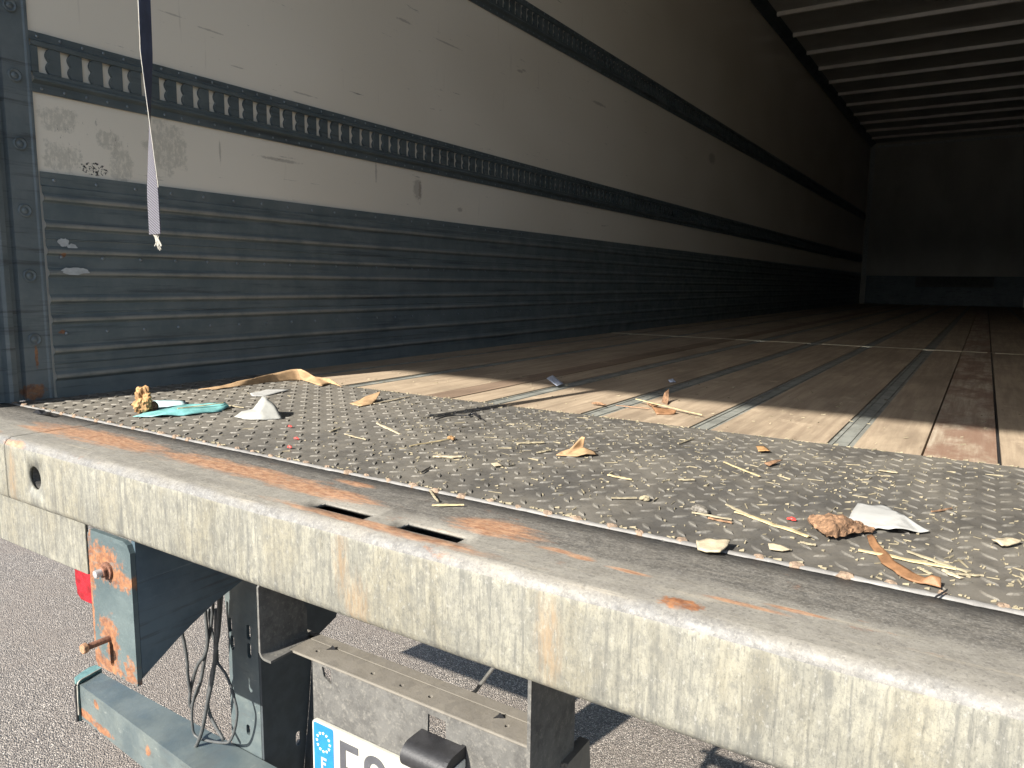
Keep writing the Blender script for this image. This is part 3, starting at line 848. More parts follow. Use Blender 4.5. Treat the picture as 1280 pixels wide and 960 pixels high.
# bend and shelf as one strip: section (x,z) for the left tab
tab = []
for k in range(7):
    a = math.pi + k / 6 * math.pi / 2
    tab.append((1.063 + .011 * math.cos(a), .959 + .011 * math.sin(a)))
tab2 = [(1.063 + .0075 * math.cos(math.pi + k / 6 * math.pi / 2), .959 + .0075 * math.sin(math.pi + k / 6 * math.pi / 2)) for k in range(6, -1, -1)]
extrude_profile(bm, tab + [(1.076, .948), (1.076, .9515)] + tab2, 1, .6205, .657)
extrude_profile(bm, tab + [(1.07, .948), (1.07, .9515)] + tab2, 1, .6575, .7035)
pc = obj('plate_carrier', bm, M['galv'], T)
bm = bmesh.new()
hol = [at(*p, zs_) for p in ((397, 815), (466, 843), (502, 858), (538, 872), (634, 909))]
sheet([(1.0705, .658), (1.478, .658), (1.478, .694), (1.0705, .694)], [circle(h.x, min(max(h.y, .667), .688), .0032, 10) for h in hol], lambda u, v: (u, v, .9515), lambda u, v: (u, v, .948), bm)
sheet([(1.034, .696), (1.047, .6965), (1.478, .6965), (1.478, .713), (1.040, .713), (1.034, .708)], [], lambda u, v: (u, v, .9515), lambda u, v: (u, v, .948), bm)
obj('carrier_shelf', bm, M['galv_dust'], pc)
# front face with notch and the two small openings
n0 = aty(535, 892, FY); n1 = aty(557, 900, FY); n2 = aty(530, 925, FY)
sq0 = aty(402, 833, FY); sq1 = aty(414, 846, FY)
bm = bmesh.new()
sheet([(1.114, .9475), (1.114, .72), (1.47, .72), (1.47, .9475)],
      [[(sq0.x, sq0.z), (sq1.x, sq0.z), (sq1.x, sq0.z - .021), (sq0.x + .004, sq0.z - .014)],
       [(n0.x, n0.z), (n1.x, n1.z - .002), (n1.x + .001, n0.z - .032), (n0.x - .001, n0.z - .032)]],
      lambda u, v: (u, FY, v), lambda u, v: (u, FY + .0035, v), bm)
obj('carrier_face', bm, M['galv'], pc)
bm = bmesh.new()
tube(bm, [(1.0775, .6595, .9495), (1.474, .6595, .9495)], .0022, 8)
obj('folded_edge', bm, M['galv_dust'], pc)
# right cheek
bm = bmesh.new()
sheet([(.640, .80), (.64, 1.052), (.648, 1.0615), (.745, 1.0615), (.745, .83), (.70, .80)], [], lambda u, v: (1.474, u, v), lambda u, v: (1.4785, u, v), bm)
ck = [(1.4605 + .0175 * math.cos(a), 1.0435 + .0175 * math.sin(a)) for a in [k / 6 * math.pi / 2 for k in range(7)]] + [(1.44, 1.061), (1.44, 1.0575)] + \
     [(1.4605 + .013 * math.cos(a), 1.0435 + .0135 * math.sin(a)) for a in [k / 6 * math.pi / 2 for k in range(6, -1, -1)]]
extrude_profile(bm, ck, 1, .6395, .70)
obj('carrier_cheek', bm, M['galv'], pc)
for px, py in ((414, 811), (623, 896)):
    p = at(px, py, .952); bm = bmesh.new()
    vs = [bm.verts.new(p + Vector(d)) for d in ((-.004, -.006, 0), (.001, -.003, .003), (.008, .001, .001), (.001, .002, .005), (-.002, .002, .001), (.0, -.001, -.004))]
    for f in ((0, 1, 4), (1, 2, 3), (1, 3, 4), (0, 1, 5), (1, 2, 5)): bm.faces.new([vs[i] for i in f])
    obj('torn_clip', bm, M['black'], pc, recalc=False)

# number plate: band, stars, characters --------------------------
PYY = FY - .004
tl = aty(391, 896.5, PYY)
px0, pz0 = tl.x, tl.z
plw, plh = .50, .108
def rrect(x0, z0, x1, z1, r, n=5):
    out = []
    for cx, cz, a0 in ((x1 - r, z1 - r, 0), (x0 + r, z1 - r, 90), (x0 + r, z0 + r, 180), (x1 - r, z0 + r, 270)):
        for k in range(n + 1):
            a = math.radians(a0 + 90 * k / n); out.append((cx + r * math.cos(a), cz + r * math.sin(a)))
    return out
plw = min(plw, 1.44 - px0)
bm = bmesh.new()
sheet(rrect(px0, pz0 - plh, px0 + plw, pz0, .008), [], lambda u, v: (u, PYY - .001, v), lambda u, v: (u, PYY + .003, v), bm)
pl = obj('number_plate', bm, M['plate_white'], T)
def flat(name, loops, mat, parent, d):
    bm = bmesh.new()
    for lp in loops: sheet(lp[0], lp[1:], lambda u, v: (u, PYY - .001 - d, v), lambda u, v: (u, PYY - .0011, v), bm)
    return obj(name, bm, mat, parent)
bw = .038
band = flat('country_band', [[rrect(px0 + .003, pz0 - plh + .004, px0 + .003 + bw, pz0 - .004, .003)]], M['plate_blue'], pl, .0006)
stars = []
for k in range(12):
    a = 2 * math.pi * k / 12; cx = px0 + .003 + bw / 2 + .0125 * math.cos(a); cz = pz0 - .029 + .0135 * math.sin(a)
    st = []
    for j in range(10):
        r = .0024 if j % 2 == 0 else .0011; b = math.pi / 2 + j * math.pi / 5; st.append((cx + r * math.cos(b), cz + r * math.sin(b)))
    stars.append([st])
flat('star_ring', stars, M['star'], pl, .0011)
def rectl(x0, z0, x1, z1): return [(x0, z0), (x1, z0), (x1, z1), (x0, z1)]
fx = px0 + .003 + bw / 2 - .005; fz = pz0 - .052
flat('country_letter', [[[(fx, fz), (fx, fz - .017), (fx + .0035, fz - .017), (fx + .0035, fz - .0105), (fx + .009, fz - .0105), (fx + .009, fz - .0072), (fx + .0035, fz - .0072), (fx + .0035, fz - .0033), (fx + .0105, fz - .0033), (fx + .0105, fz)]]], M['plate_white'], pl, .0011)
ch_h = .080; cz1 = pz0 - .014; cz0 = cz1 - ch_h
x = px0 + .003 + bw + .0125; s = .0105
F = [(x, cz1), (x, cz0), (x + s, cz0), (x + s, cz0 + .035), (x + .030, cz0 + .035), (x + .030, cz0 + .045), (x + s, cz0 + .045), (x + s, cz1 - s), (x + .034, cz1 - s), (x + .034, cz1)]
flat('plate_character', [[F]], M['plate_black'], pl, .0008)
x += .0445
flat('plate_character', [[rrect(x, cz0, x + .039, cz1, .018, 8), list(reversed(rrect(x + s, cz0 + s, x + .039 - s, cz1 - s, .009, 8)))]], M['plate_black'], pl, .0008)
flat('plate_character', [[[(x + .020, cz0 + .018), (x + .034, cz0 - .004), (x + .041, cz0 + .001), (x + .027, cz0 + .023)]]], M['plate_black'], pl, .0012)
x += .075
flat('plate_character', [[rrect(x, cz0, x + .037, cz1, .017, 8), list(reversed(rrect(x + s, cz0 + s, x + .037 - s, cz0 + .037, .007, 8))), list(reversed(rrect(x + s, cz0 + .046, x + .037 - s, cz1 - s, .007, 8)))]], M['plate_black'], pl, .0008)

# black plate lamp ------------------------------------------------
a0 = aty(506, 925, FY - .03); a1 = aty(567, 940, FY - .03)
lx0, lx1 = a0.x + .002, a1.x - .010; lz = a0.z - .010
bm = bmesh.new(); prof = []
for k in range(13):
    a = math.radians(90 + 200 * k / 12)
    prof.append((FY - .024 + .018 * math.cos(a) * 1.0, lz - .006 + .016 * math.sin(a)))
prof = [(FY - .0002, lz + .010)] + prof + [(FY - .0002, lz - .020)]
extrude_profile(bm, prof, 0, lx0, lx1, cuts=3)
bmesh.ops.bevel(bm, geom=[e for e in bm.edges if e.is_manifold and e.calc_face_angle(0) > 1.0], offset=.003, segments=2, affect='EDGES')
lp = obj('plate_lamp', bm, M['black'], T, smooth=True)
lp.modifiers.new('e', 'EDGE_SPLIT').split_angle = math.radians(40)
bm = bmesh.new()
prof = [(y + (FY - .024 - y) * -.10, (lz - .006) + (z - lz + .006) * 1.12) for y, z in prof]
extrude_profile(bm, prof, 0, lx1 + .0005, lx1 + .006)
obj('lamp_rim', bm, M['black'], lp)
bm = bmesh.new()
box(bm, (lx1 + .0063, FY - .042, lz - .013), (lx1 + .0085, FY - .004, lz - .002), bevel=.0008)
obj('lamp_lens', bm, M['trim'], lp)

# small folded clamp right of the carrier -----------------------
def quad3(bm, pts): bm.faces.new([bm.verts.new(p) for p in pts])
c0 = aty(696, 950, .715); zt = c0.z
bm = bmesh.new()
k0 = at(680, 949, zt).x; k1 = at(697, 950, zt).x; k2 = at(715, 949.5, zt).x
prof = [(k0, zt - .006), (k1 - .002, zt - .014), (k1, zt), (k2, zt), (k2 + .004, zt - .055), (k2 + .001, zt - .055), (k2 - .004, zt - .004), (k1 + .004, zt - .004), (k1 + .001, zt - .018), (k0, zt - .01)]
extrude_profile(bm, prof, 1, .7155, .772)
box(bm, (k0 - .006, .7115, zt - .06), (k1 + .010, .715, zt + .001))
obj('folded_clamp', bm, M['galv_dust'], T)

# cables ---------------------------------------------------------
def zpx(p): return (220 + p[0] / 4.17, 730 + p[1] / 4.17)
def cable(pts, Y, r, name='cable'):
    bm = bmesh.new(); P = []
    for i, p in enumerate(pts):
        a = zpx(p); y = Y[0] + (Y[1] - Y[0]) * i / (len(pts) - 1); P.append(aty(*a, y))
    tube(bm, P, r, 8); return obj(name, bm, M['cable'], T, smooth=True)
cable([(150, 60), (155, 170), (165, 300), (150, 370), (110, 430), (75, 560), (75, 640), (95, 600), (130, 500), (160, 330), (185, 200), (195, 60)], (.79, .80), .0032)
cable([(225, 60), (220, 200), (205, 380), (180, 500), (165, 620), (185, 700), (250, 815)], (.78, .80), .0034)
cable([(240, 50), (225, 250), (208, 385), (265, 480), (305, 600), (318, 690), (290, 805), (240, 828), (110, 798), (85, 730), (88, 620), (120, 520)], (.80, .79), .0026)
cable([(210, 130), (200, 420), (160, 640), (125, 800), (55, 930)], (.79, .782), .0036)
cable([(20, 220), (40, 290), (58, 400), (62, 480), (75, 560)], (.77, .79), .0030)
cable([(170, 130), (185, 240), (210, 330), (215, 420)], (.80, .80), .0030)
bm = bmesh.new(); tube(bm, [(1.16, .93, .90), (1.235, 1.02, .985)], .0032, 8)
ra = aty(611, 842, .95); rb = aty(592, 867, .95)
bm.free(); bm = bmesh.new(); tube(bm, [ra + (ra - rb) * .6, rb], .0032, 8)
obj('brake_pipe', bm, M['galv'], T)
bm = bmesh.new(); tube(bm, [rb, rb + (rb - ra) * .12], .0055, 8); obj('pipe_nut', bm, M['black'], T)

# ---------------------------------------------------------------- strap
SX, SY = .765, .68
st = empty('hanging_strap', (SX, SY, 1.53))
tag(st, 'narrow woven strap with a frayed knotted end hanging in the doorway at the left', 'strap')
bm = bmesh.new(); prev = None; W2 = .0175
for k in range(161):
    t = k / 160; z = 3.83 - (3.83 - 1.535) * t
    # twist: edge-on to the door side about half way down
    if z > 1.80: th = 122
    elif z > 1.60: th = 122 + 52 * ((1.80 - z) / .20)
    else: th = 174
    th = math.radians(th); w = Vector((math.cos(th), math.sin(th), 0)); nn = Vector((-w.y, w.x, 0))
    c = Vector((SX + .002 * math.sin(z * 9), SY + .003 * math.sin(z * 7), z))
    row = [bm.verts.new(c + w * W2 * a + nn * .0008 * b) for a, b in ((-1, 1), (-.5, 1), (0, 1), (.5, 1), (1, 1), (1, -1), (.5, -1), (0, -1), (-.5, -1), (-1, -1))]
    if prev:
        for i in range(10):
            f = bm.faces.new((prev[i], prev[(i + 1) % 10], row[(i + 1) % 10], row[i])); f.material_index = 1 if z > 1.715 else 0
    prev = row
    if k in (0, 160): bm.faces.new(row)
obj('webbing', bm, [M['web'], M['web_dark']], st)
bm = bmesh.new()
random.seed(4)
for k in range(14):
    a = Vector((SX + random.uniform(-.008, .008), SY + random.uniform(-.003, .003), 1.537))
    b = Vector((SX + .002 + random.uniform(-.004, .004), SY, 1.527)); c = b + Vector((random.uniform(-.003, .008), random.uniform(-.004, .004), -random.uniform(.006, .017)))
    tube(bm, [a, b, c], .0007, 4)
obj('frayed_end', bm, M['fray'], st)
bm = bmesh.new()
for side in (1,):
    pts = []
    for k in range(160):
        z = 2.3 - .7 * k / 160
        th = math.radians(122 if z > 1.80 else 122 + 52 * min(1, (1.80 - z) / .20)); w = Vector((math.cos(th), math.sin(th), 0))
        pts.append(Vector((SX + .002 * math.sin(z * 9), SY + .003 * math.sin(z * 7), z)) - w * (W2 + .0004 + random.uniform(0, .0008)))
    tube(bm, pts, .0005, 4)
obj('thread_edge', bm, M['fray'], st)

# ---------------------------------------------------------------- litter on the deck
def wpt(p): 
    z = Z0 + .002
    q = at(p[0], p[1], z); h = p[2] if len(p) > 2 else 0
    return q + Vector((0, 0, h))
def wph(p):                                    # point at height h seen at that spot
    h = p[2] if len(p) > 2 else 0
    return at(p[0], p[1], Z0 + .002 + h)
def scrap(name, pts, mat, label, cat, group=None, th=.0006, crumple=.002, cuts=4, seed=1, freq=30, extra=None):
    """thin torn sheet: outline of (px,py,height)"""
    bm = bmesh.new(); vs = [bm.verts.new(wph(p)) for p in pts]; bm.faces.new(vs)
    bmesh.ops.triangulate(bm, faces=bm.faces[:])
    bmesh.ops.subdivide_edges(bm, edges=bm.edges[:], cuts=cuts, use_grid_fill=True)
    for v in bm.verts:
        v.co.z += crumple * (.5 + nz(v.co.x, v.co.y, seed, freq) + .5 * nz(v.co.x, v.co.y, seed + 5, freq * 3))
        v.co.z = max(v.co.z, Z0 + .0018)
    bmesh.ops.recalc_face_normals(bm, faces=bm.faces)
    g = bmesh.ops.solidify(bm, geom=bm.faces[:], thickness=-th)
    return tag(based(obj(name, bm, mat, smooth=True)), label, cat, group)
def folded(name, verts, faces, mat, label, cat, group=None, th=.0006, crumple=.0015, cuts=4, seed=1):
    bm = bmesh.new(); vs = [bm.verts.new(wph(p)) for p in verts]
    for f in faces: bm.faces.new([vs[i] for i in f])
    bmesh.ops.triangulate(bm, faces=bm.faces[:])
    bmesh.ops.subdivide_edges(bm, edges=bm.edges[:], cuts=cuts, use_grid_fill=True)
    for v in bm.verts:
        v.co += Vector((nz(v.co.x, v.co.y, v.co.z + seed, 40), nz(v.co.y, v.co.z, v.co.x + seed, 40), nz(v.co.z, v.co.x, v.co.y + seed, 40))) * crumple
        v.co.z = max(v.co.z, Z0 + .0018)
    bmesh.ops.recalc_face_normals(bm, faces=bm.faces)
    bmesh.ops.solidify(bm, geom=bm.faces[:], thickness=th)
    return tag(based(obj(name, bm, mat, smooth=mat in (M['paper'], M['paper2'], M['teal_film'], M['blue_paper'], M['card'], M['leather']))), label, cat, group)
def lump(name, c, r, mat, label, cat, seed=1, amp=.5, freq=60, group=None, h=0):
    bm = bmesh.new(); bmesh.ops.create_icosphere(bm, subdivisions=4, radius=1)
    p = wpt(c)
    for v in bm.verts:
        d = v.co.normalized(); n = nz(d.x * r[0], d.y * r[1], d.z * r[2] + seed, freq) + .6 * abs(nz(d.x * r[0], d.y * r[1], d.z * r[2] + seed * 2, freq * 2.3))
        v.co = Vector((d.x * r[0], d.y * r[1], d.z * r[2])) * (1 + amp * n)
        v.co += p + Vector((0, 0, r[2] * .8)); v.co.z = max(v.co.z, Z0 + .0015)
    return tag(based(obj(name, bm, mat)), label, cat, group)
def stick(name, a, b, w, mat, label, cat, group=None, h=.0015, bend=0, seed=0, taper=.4):
    """flat splinter between two spots of the deck"""
    random.seed(seed * 13 + int(a[0])); A = wph(a); B = wph(b); d = B - A; s_ = Vector((-d.y, d.x, 0)).normalized()
    bm = bmesh.new(); prev = None; n = 9
    for k in range(n + 1):
        t = k / n; c = A + d * t + s_ * bend * math.sin(math.pi * t) + s_ * w * .15 * random.uniform(-1, 1)
        ww = w / 2 * (taper + (1 - taper) * math.sin(math.pi * min(max(t, .12), .88))) * random.uniform(.8, 1.15)
        zz = h * random.uniform(.7, 1.1)
        row = [bm.verts.new(c + s_ * q * ww + Vector((0, 0, z))) for q, z in ((-1, 0), (-.8, zz), (.2, zz * 1.3), (1, zz * .4), (1, 0))]
        if prev:
            for i in range(5): bm.faces.new((prev[i], prev[(i + 1) % 5], row[(i + 1) % 5], row[i]))
        prev = row
        if k in (0, n): bm.faces.new(row)
    return tag(based(obj(name, bm, mat)), label, cat, group)

# left group
folded('cardboard_strip', [(248, 487, 0), (275, 483, .004), (310, 474, .016), (340, 467, .024), (370, 461, .032), (376, 461, .033), (395, 471, .012), (413, 479, .001),
                           (428, 484, 0), (412, 473, .012), (402, 483, 0), (377, 475, .0), (335, 478, 0), (300, 483, 0), (270, 487, 0)],
       [(0, 1, 14), (1, 2, 13, 14), (2, 3, 12, 13), (3, 4, 11, 12), (4, 5, 11), (5, 6, 10, 11), (6, 9, 7, 10), (7, 8, 9)], M['card'],
       'long torn strip of brown cardboard standing on edge near the left wall', 'cardboard', th=.0012, crumple=.002)
lump('crumpled_leaf', (179, 515), (.020, .016, .026), M['leaf'], 'crumpled orange-brown dried scrap at the left end of the teal film', 'scrap', 3, .75, 70)
lump('dark_clod', (191, 513), (.012, .010, .010), M['bark'], 'small dark brown clod between the crumpled scrap and the teal film', 'clod', 5, .6, 90)
folded('blue_paper', [(192, 500, .004), (232, 500, .004), (234, 510, .001), (196, 513, .001)], [(0, 1, 2, 3)], M['blue_paper'],
       'pale blue paper scrap lying behind the folded teal film', 'paper', crumple=.002, seed=4)
folded('teal_film', [(165, 521, 0), (195, 510, .004), (230, 506, .008), (280, 503, .010), (288, 508, .004), (275, 514, .001), (230, 519, .001), (195, 520, .003), (225, 512, .012)],
       [(0, 1, 8), (1, 2, 8), (2, 3, 4, 8), (4, 5, 8), (5, 6, 8), (6, 7, 8), (7, 0, 8)], M['teal_film'], 'folded strip of bright teal film on the tread plate at the left', 'plastic film', th=.0005, crumple=.003, seed=8)
stick('splinter', (222, 511, .011), (279, 504, .011), .006, M['splinter'], 'yellow splinter lying along the top of the teal film', 'splinter', 'wood splinters on the deck')
stick('splinter', (286, 507), (305, 510), .005, M['straw'], 'short pale stalk between teal film and upright white paper', 'splinter', 'wood splinters on the deck')
folded('white_paper', [(312, 492, 0), (333, 487, .003), (364, 486, .003), (350, 490, .001), (330, 495, 0), (316, 495, 0)], [(0, 1, 2, 3, 4, 5)], M['paper'],
       'flat white scrap of paper lying behind the white paper that stands up', 'paper', crumple=.002, seed=2)
folded('white_paper', [(293, 521, 0), (302, 514, .006), (316, 511, .010), (322, 503, .022), (328, 495, .040), (333, 496, .040), (345, 509, .020), (354, 523, 0), (328, 525, 0), (305, 524, 0), (324, 514, .016)],
       [(0, 1, 10), (1, 2, 10), (2, 3, 10), (3, 4, 10), (4, 5, 10), (5, 6, 10), (6, 7, 10), (7, 8, 10), (8, 9, 10), (9, 0, 10)], M['paper2'],
       'crumpled white paper standing up like a small tent on the tread plate', 'paper', crumple=.002, seed=6)
folded('cardboard_piece', [(437, 504, 0), (450, 500, .005), (457, 495, .010), (470, 491, .016), (476, 489, .018), (470, 500, .005), (466, 505, 0), (450, 508, 0)],
       [(0, 1, 7), (1, 2, 7), (2, 3, 5, 7), (3, 4, 5), (5, 6, 7)], M['card'], 'small bent piece of brown cardboard on the plate just right of the long cardboard strip', 'cardboard', th=.001, seed=3)
stick('splinter', (468, 505), (511, 496), .008, M['chip'], 'pale grey splinter behind the small bent cardboard piece', 'splinter', 'wood splinters on the deck')
G = 'wood splinters on the deck'
sp = [((471, 529), (501, 543), .009, 'chip', 'curved pale splinter in the left middle of the tread plate'),
      ((431, 543), (458, 550), .005, 'straw', 'thin pale stalk nearest the left of the curved pale splinter'),
      ((512, 558), (569, 548), .004, 'splinter', 'thin yellow stick with a brown lump at its right end'),
      ((541, 571), (577, 571), .013, 'chip', 'flat blunt cream and brown chip below the thin yellow stick'),
      ((412, 540), (425, 535), .006, 'straw', 'tiny pale sliver at the far left of the splinters'),
      ((537, 613), (548, 627), .0045, 'straw', 'short pale splinter lying across the weld seam'),
      ((540, 632), (580, 631.5), .0045, 'splinter', 'straight yellow splinter on the beam top in front of the weld seam'),
      ((645, 554), (680, 553), .010, 'straw', 'broad pale yellow sliver left of the upright folded card'),
      ((671, 566), (688, 563), .007, 'straw', 'small pale chip touching the left of the upright folded card'),
      ((760, 594), (790, 600), .006, 'splinter', 'forked pale splinter in the middle of the plate'),
      ((764, 623), (796, 623), .004, 'straw', 'straight thin straw in the middle front of the plate'),
      ((795, 499, .008), (878, 519, .003), .008, 'splinter', 'long yellow splinter lying across the bark on the wooden floor'),
      ((908, 631), (935, 644), .006, 'straw', 'thin upper tail of the long split yellow splinter'),
      ((920, 640), (1012, 671), .011, 'splinter', 'long split yellow splinter left of the big bark piece'),
      ((865, 641), (915, 650), .004, 'straw', 'thin straw just left of the long split splinter'),
      ((848, 600), (868, 600), .005, 'straw', 'short straw on the tread plate in front of the yellow stick and bark'),
      ((905, 578), (950, 596), .004, 'splinter', 'thin curved straw on the tread plate behind the long split splinter'),
      ((848, 555), (867, 548), .004, 'straw', 'curved sliver on the plate near the wooden floor edge'),
      ((1073, 688), (1195, 711), .009, 'splinter', 'long pale splinter passing under the brown strip'),
      ((1135, 690), (1210, 716), .007, 'straw', 'second pale splinter lying against the long one right of the brown strip'),
      ((1178, 713), (1202, 723), .008, 'chip', 'short whitish stick right of the tip of the brown strip'),
      ((1195, 718), (1229, 720), .004, 'straw', 'thin straight straw at the right of the short whitish stick'),
      ((1148, 710), (1164, 718), .005, 'straw', 'small pale sliver above the middle of the brown strip'),
      ((1098, 588), (1122, 591), .008, 'straw', 'lone pale flake near the wooden floor at the right'),
      ((1000, 678), (1020, 682), .004, 'straw', 'tiny straw under the left end of the big bark piece'),
      ((1164, 640), (1190, 636), .003, 'bark', 'thin dark twig lying behind the right end of the white paper'),
      ((527, 591), (538, 584), .004, 'film', 'small black sliver on the tread plate near the weld seam'),
      ((885, 718 - 70), (915, 716 - 62), .004, 'bark', 'reddish thin sliver in front of the long split splinter')]
for i, (a, b, w, m, l) in enumerate(sp): stick('splinter', a, b, w, M[m], l, 'splinter', G, seed=i)
lump('bark_crumb', (564, 549), (.008, .005, .003), M['leaf'], 'small brown lump at the end of the thin yellow stick', 'crumb', 9, .6, 200)
bm = bmesh.new()
tube(bm, [wph((544, 525, .001)), wph((556, 521, .003)), wph((570, 519, .002)), wph((585, 519, .004)), wph((592, 514, .008)), wph((598, 520, .002)), wph((606, 526, .001))], .0013, 6)
tube(bm, [wph((586, 520, .001)), wph((592, 517, .006)), wph((600, 523, .001))], .0022, 5)
tag(based(obj('black_shred', bm, M['film'])), 'thin curled black shred lying at the end of the strap shadow', 'shred')
folded('folded_card', [(695, 569, 0), (703, 564, .002), (727, 546, .030), (731, 547, .030), (729, 559, .010), (742, 565, .003), (746, 569, 0), (733, 568, .004), (722, 571, 0), (705, 570, 0), (712, 561, .010)],
       [(0, 1, 9), (1, 10, 9), (10, 2, 3, 4), (10, 4, 9), (4, 5, 7), (5, 6, 7), (4, 7, 8, 9)], M['card'], 'folded tan card with one corner sticking up in the middle of the tread plate', 'cardboard', th=.001, seed=7)
folded('bark_piece', [(812, 505, .002), (818, 509, .008), (835, 510, .008), (845, 513, .006), (842, 517, 0), (820, 517, 0)], [(0, 1, 5), (1, 2, 4, 5), (2, 3, 4)], M['leather'],
       'orange-brown bark chip under the yellow splinter on the wooden floor', 'bark', th=.003, seed=5)
folded('bark_piece', [(827, 502, 0), (831, 490, .022), (836, 486, .028), (836, 499, .006), (834, 505, 0)], [(0, 1, 2, 3, 4)], M['bark'], 'thin dark bark sliver standing up behind the yellow splinter on the wood', 'bark', th=.002, seed=6)
lump('bark_crumb', (815, 507), (.012, .006, .003), M['bark'], 'dark crumb of bark left of the orange-brown chip on the wood', 'crumb', 4, .6, 150)
stick('splinter', (770, 507), (812, 511), .004, M['leather'], 'thin brown shred on the wood left of the bark pieces', 'splinter', G)
lump('bark_crumb', (748, 506), (.016, .004, .003), M['bark'], 'dark crumb on the wooden floor beside a steel strip', 'crumb', 6, .6, 150)
scrap('paper_label', [(683, 473, .012), (691, 469, .014), (704, 480, .002), (696, 483, 0)], M['label'], 'small whitish-blue printed label lying in the shade on the wooden floor', 'label', crumple=.001)
scrap('paper_label', [(835, 475, .006), (841, 473, .006), (845, 478, 0), (837, 478, 0)], M['label'], 'tiny pale blue scrap in the shade beyond the bark pieces', 'label', crumple=.001, seed=4)
scrap('wood_chip', [(870, 679, .003), (885, 676, .004), (913, 679, .004), (909, 687, .002), (900, 694, .001), (883, 692, .001), (872, 688, .001)], M['chip'],
      'cream blunt chip lying on the weld seam at the front', 'wood chip', 'pale wood chips', th=.002, crumple=.003, seed=3)
scrap('wood_chip', [(960, 682, .001), (968, 681, .003), (975, 683, .003), (988, 688, .001), (978, 690, 0), (962, 688, 0)], M['chip'],
      'small ragged yellowish chip between weld seam and bark piece', 'wood chip', 'pale wood chips', th=.0015, crumple=.002, seed=5)
scrap('wood_chip', [(1239, 677, .002), (1250, 674, .003), (1268, 675, .003), (1277, 678, .002), (1268, 682, .001), (1252, 684, .001)], M['chip'],
      'ribbed yellow chip alone near the right edge of the picture', 'wood chip', 'pale wood chips', th=.0015, crumple=.003, seed=6, freq=120)
scrap('wood_chip', [(945, 558, .001), (955, 558, .004), (963, 565, .001), (948, 566, 0)], M['leaf'], 'small tan chip near the wooden floor edge right of centre', 'wood chip', 'pale wood chips', th=.001, crumple=.002, seed=7)
scrap('wood_chip', [(955, 580, .001), (970, 576, .004), (978, 576, .003), (962, 583, 0)], M['bark'], 'dark brown flake in front of the small tan chip', 'wood chip', 'pale wood chips', th=.0015, crumple=.002, seed=8)
scrap('wood_chip', [(614, 581, .001), (622, 579, .003), (628, 583, 0), (618, 584, 0)], M['chip'], 'tiny cream chip in the middle of the tread plate left of the folded card', 'wood chip', 'pale wood chips', th=.001, seed=9)
lump('grey_crumb', (875, 640), (.009, .007, .005), M['galv_dust'], 'grey brown crumb beside straw in the front middle', 'crumb', 7, .6, 150)
lump('grey_crumb', (745 + 60, 625), (.006, .005, .003), M['straw'], 'small straw-coloured lump in the middle front of the plate', 'crumb', 8, .6, 180)
bigbark = folded('bark_piece', [(1008, 650, .004), (1016, 646, .008), (1030, 651, .010), (1048, 648, .014), (1062, 650, .012), (1078, 653, .010), (1092, 660, .006), (1090, 664, .002), (1075, 667, .001),
                     (1060, 669, .003), (1042, 672, .001), (1030, 670, .004), (1022, 664, .001), (1012, 656, .001), (1045, 660, .014)],
       [(0, 1, 13), (1, 2, 12, 13), (2, 3, 14, 12), (3, 4, 14), (4, 5, 9, 14), (5, 6, 7, 8, 9), (14, 9, 10), (14, 10, 11, 12)], M['bark'],
       'large ragged brown piece of bark touching the white paper at the right front', 'bark', th=.004, crumple=.006, cuts=7, seed=15)
for v in bigbark.data.vertices:
    w = Vector(bigbark.location) + v.co
    v.co += Vector((nz(w.x, w.y, 1, 160), nz(w.x, w.y, 4, 160), 0.8 * abs(nz(w.x * .5, w.y * 2.5, 8, 110)) + .5 * nz(w.x, w.y, 3, 320))) * .0034
    v.co.z = max(v.co.z, 0)
scrap('white_paper', [(1060, 651, .004), (1072, 630, .010), (1106, 633, .006), (1128, 645, .008), (1162, 665, .001), (1148, 667, 0), (1120, 662, .006), (1098, 661, .003), (1088, 663, .001)], M['paper'],
      'large flat torn white paper behind the bark piece at the right', 'paper', crumple=.003, cuts=6, seed=11)
folded('brown_strip', [(1082, 670, .004), (1090, 668, .005), (1102, 683, .004), (1118, 700, .006), (1140, 715, .003), (1155, 722, .006), (1163, 719, .010), (1175, 722, .009), (1176, 735, .002), (1150, 729, .001), (1120, 717, .001), (1102, 703, .001), (1092, 688, .001)],
       [(0, 1, 12), (1, 2, 11, 12), (2, 3, 10, 11), (3, 4, 9, 10), (4, 5, 9), (5, 6, 7, 8, 9)], M['leather'], 'curved brown leathery strip pointing from the bark towards the weld seam', 'strip', th=.0015, crumple=.002, seed=9)
stick('splinter', (1168, 748), (1184, 738, .006), .002, M['film'], 'short black wire end at the tip of the brown strip', 'wire', None)
for i, (px, py, r, l) in enumerate(((989, 650, .005, 'small red plastic bit left of the big bark piece'), (371, 549, .006, 'larger red bit on the tread plate below the white papers'),
                                    (363, 534, .0045, 'dark red bit behind the other red bits at the left'), (362, 560, .0045, 'dull red bit closest to the weld seam at the left'))):
    lump('red_bit', (px, py), (r, r * .5, .002), M['red_bit'], l, 'plastic bit', 20 + i, .6, 200, 'red plastic bits')
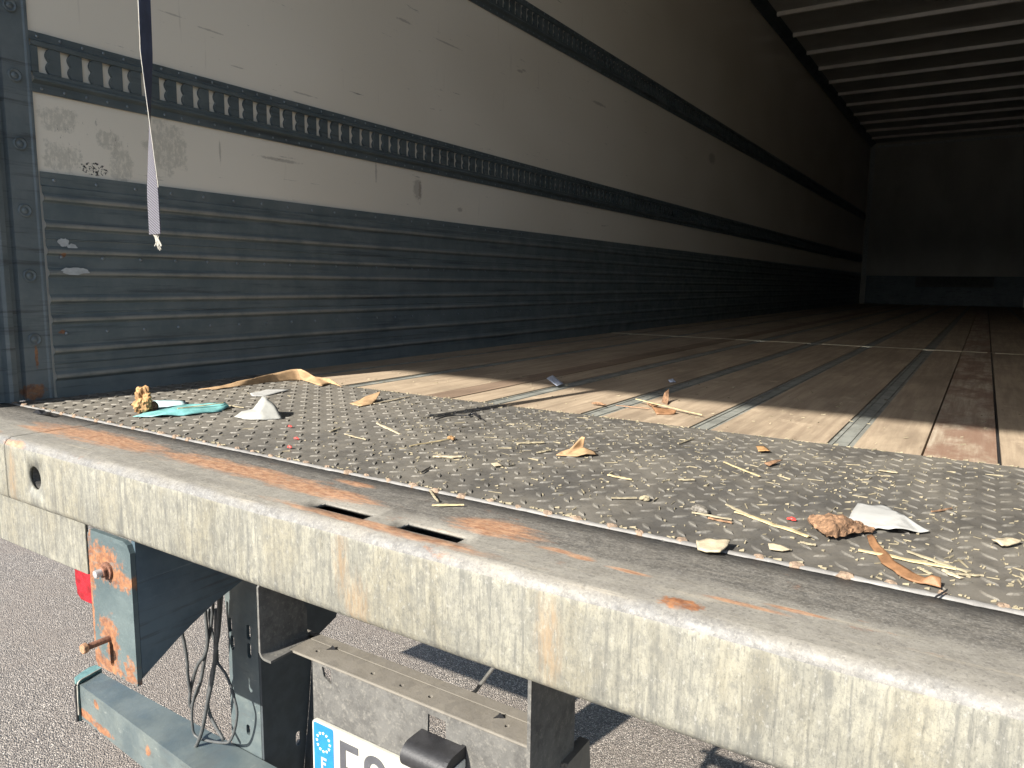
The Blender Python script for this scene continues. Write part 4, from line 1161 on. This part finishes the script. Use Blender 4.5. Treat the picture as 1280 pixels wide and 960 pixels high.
folded('dark_flake', [(41, 516, .001), (47, 512, .007), (56, 513, .004), (58, 517, .008), (64, 514, .008), (63, 519, 0), (52, 518, 0)], [(0, 1, 2, 6), (2, 3, 6), (3, 4, 5, 6)], M['film'],
       'small black torn flake at the left end of the weld seam', 'flake', th=.001, seed=4)

# straw and dust: far too small and many to count
random.seed(11); bm = bmesh.new()
def sliver(x, y, L, w, h, a, z=Z0 + .0005):
    ca, sa = math.cos(a), math.sin(a); tz = random.uniform(0, .0022)
    pts = []
    for u, v in ((-L / 2, -w / 2 * .6), (L / 2 * .9, -w / 2), (L / 2, w / 2 * .5), (-L / 2 * .8, w / 2)): pts.append((x + u * ca - v * sa, y + u * sa + v * ca, u))
    lo = [bm.verts.new((p[0], p[1], z)) for p in pts]; hi = [bm.verts.new((p[0], p[1], z + h + tz * (.5 + p[2] / max(L, .001)))) for p in pts]
    bm.faces.new(hi)
    for i in range(4): bm.faces.new((lo[i], lo[(i + 1) % 4], hi[(i + 1) % 4], hi[i]))
cl = [(random.uniform(.9, 2.2), random.uniform(.82, 1.4), random.uniform(.04, .14)) for _ in range(26)]
cnt = 0
while cnt < 2000:
    if random.random() < .45:
        c = random.choice(cl); x = random.gauss(c[0], c[2]); y = random.gauss(c[1], c[2] * .6)
    else: x = random.uniform(.1, 2.4); y = random.uniform(.79, 1.44)
    if not (.08 < x < 2.42 and .787 < y < 1.46): continue
    dens = min(1, max(.12, (x - .35) / 1.0))
    if random.random() > dens: continue
    big = random.random() < .10
    L = random.uniform(.008, .026) if big else random.uniform(.0012, .006) * random.uniform(.6, 1.5)
    w = random.uniform(.0005, .0014) if big else random.uniform(.0004, .0016)
    sliver(x, y, L, w, random.uniform(.0003, .0012), random.gauss(0, 1.2)); cnt += 1
for _ in range(420):                           # dust gathered against the weld and the wood edge
    y = random.choice((.7885, 1.436)) + random.gauss(0, .003); x = random.uniform(.1, 2.4)
    sliver(x, max(y, .786), random.uniform(.002, .009), random.uniform(.0008, .002), .001, random.gauss(0, .6))
for _ in range(160):
    sliver(random.uniform(.3, 2.4), random.uniform(1.46, 2.2), random.uniform(.002, .012), random.uniform(.0006, .0016), .001, random.gauss(0, 1.2))
tag(obj('straw_litter', bm, M['straw']), kind='stuff')
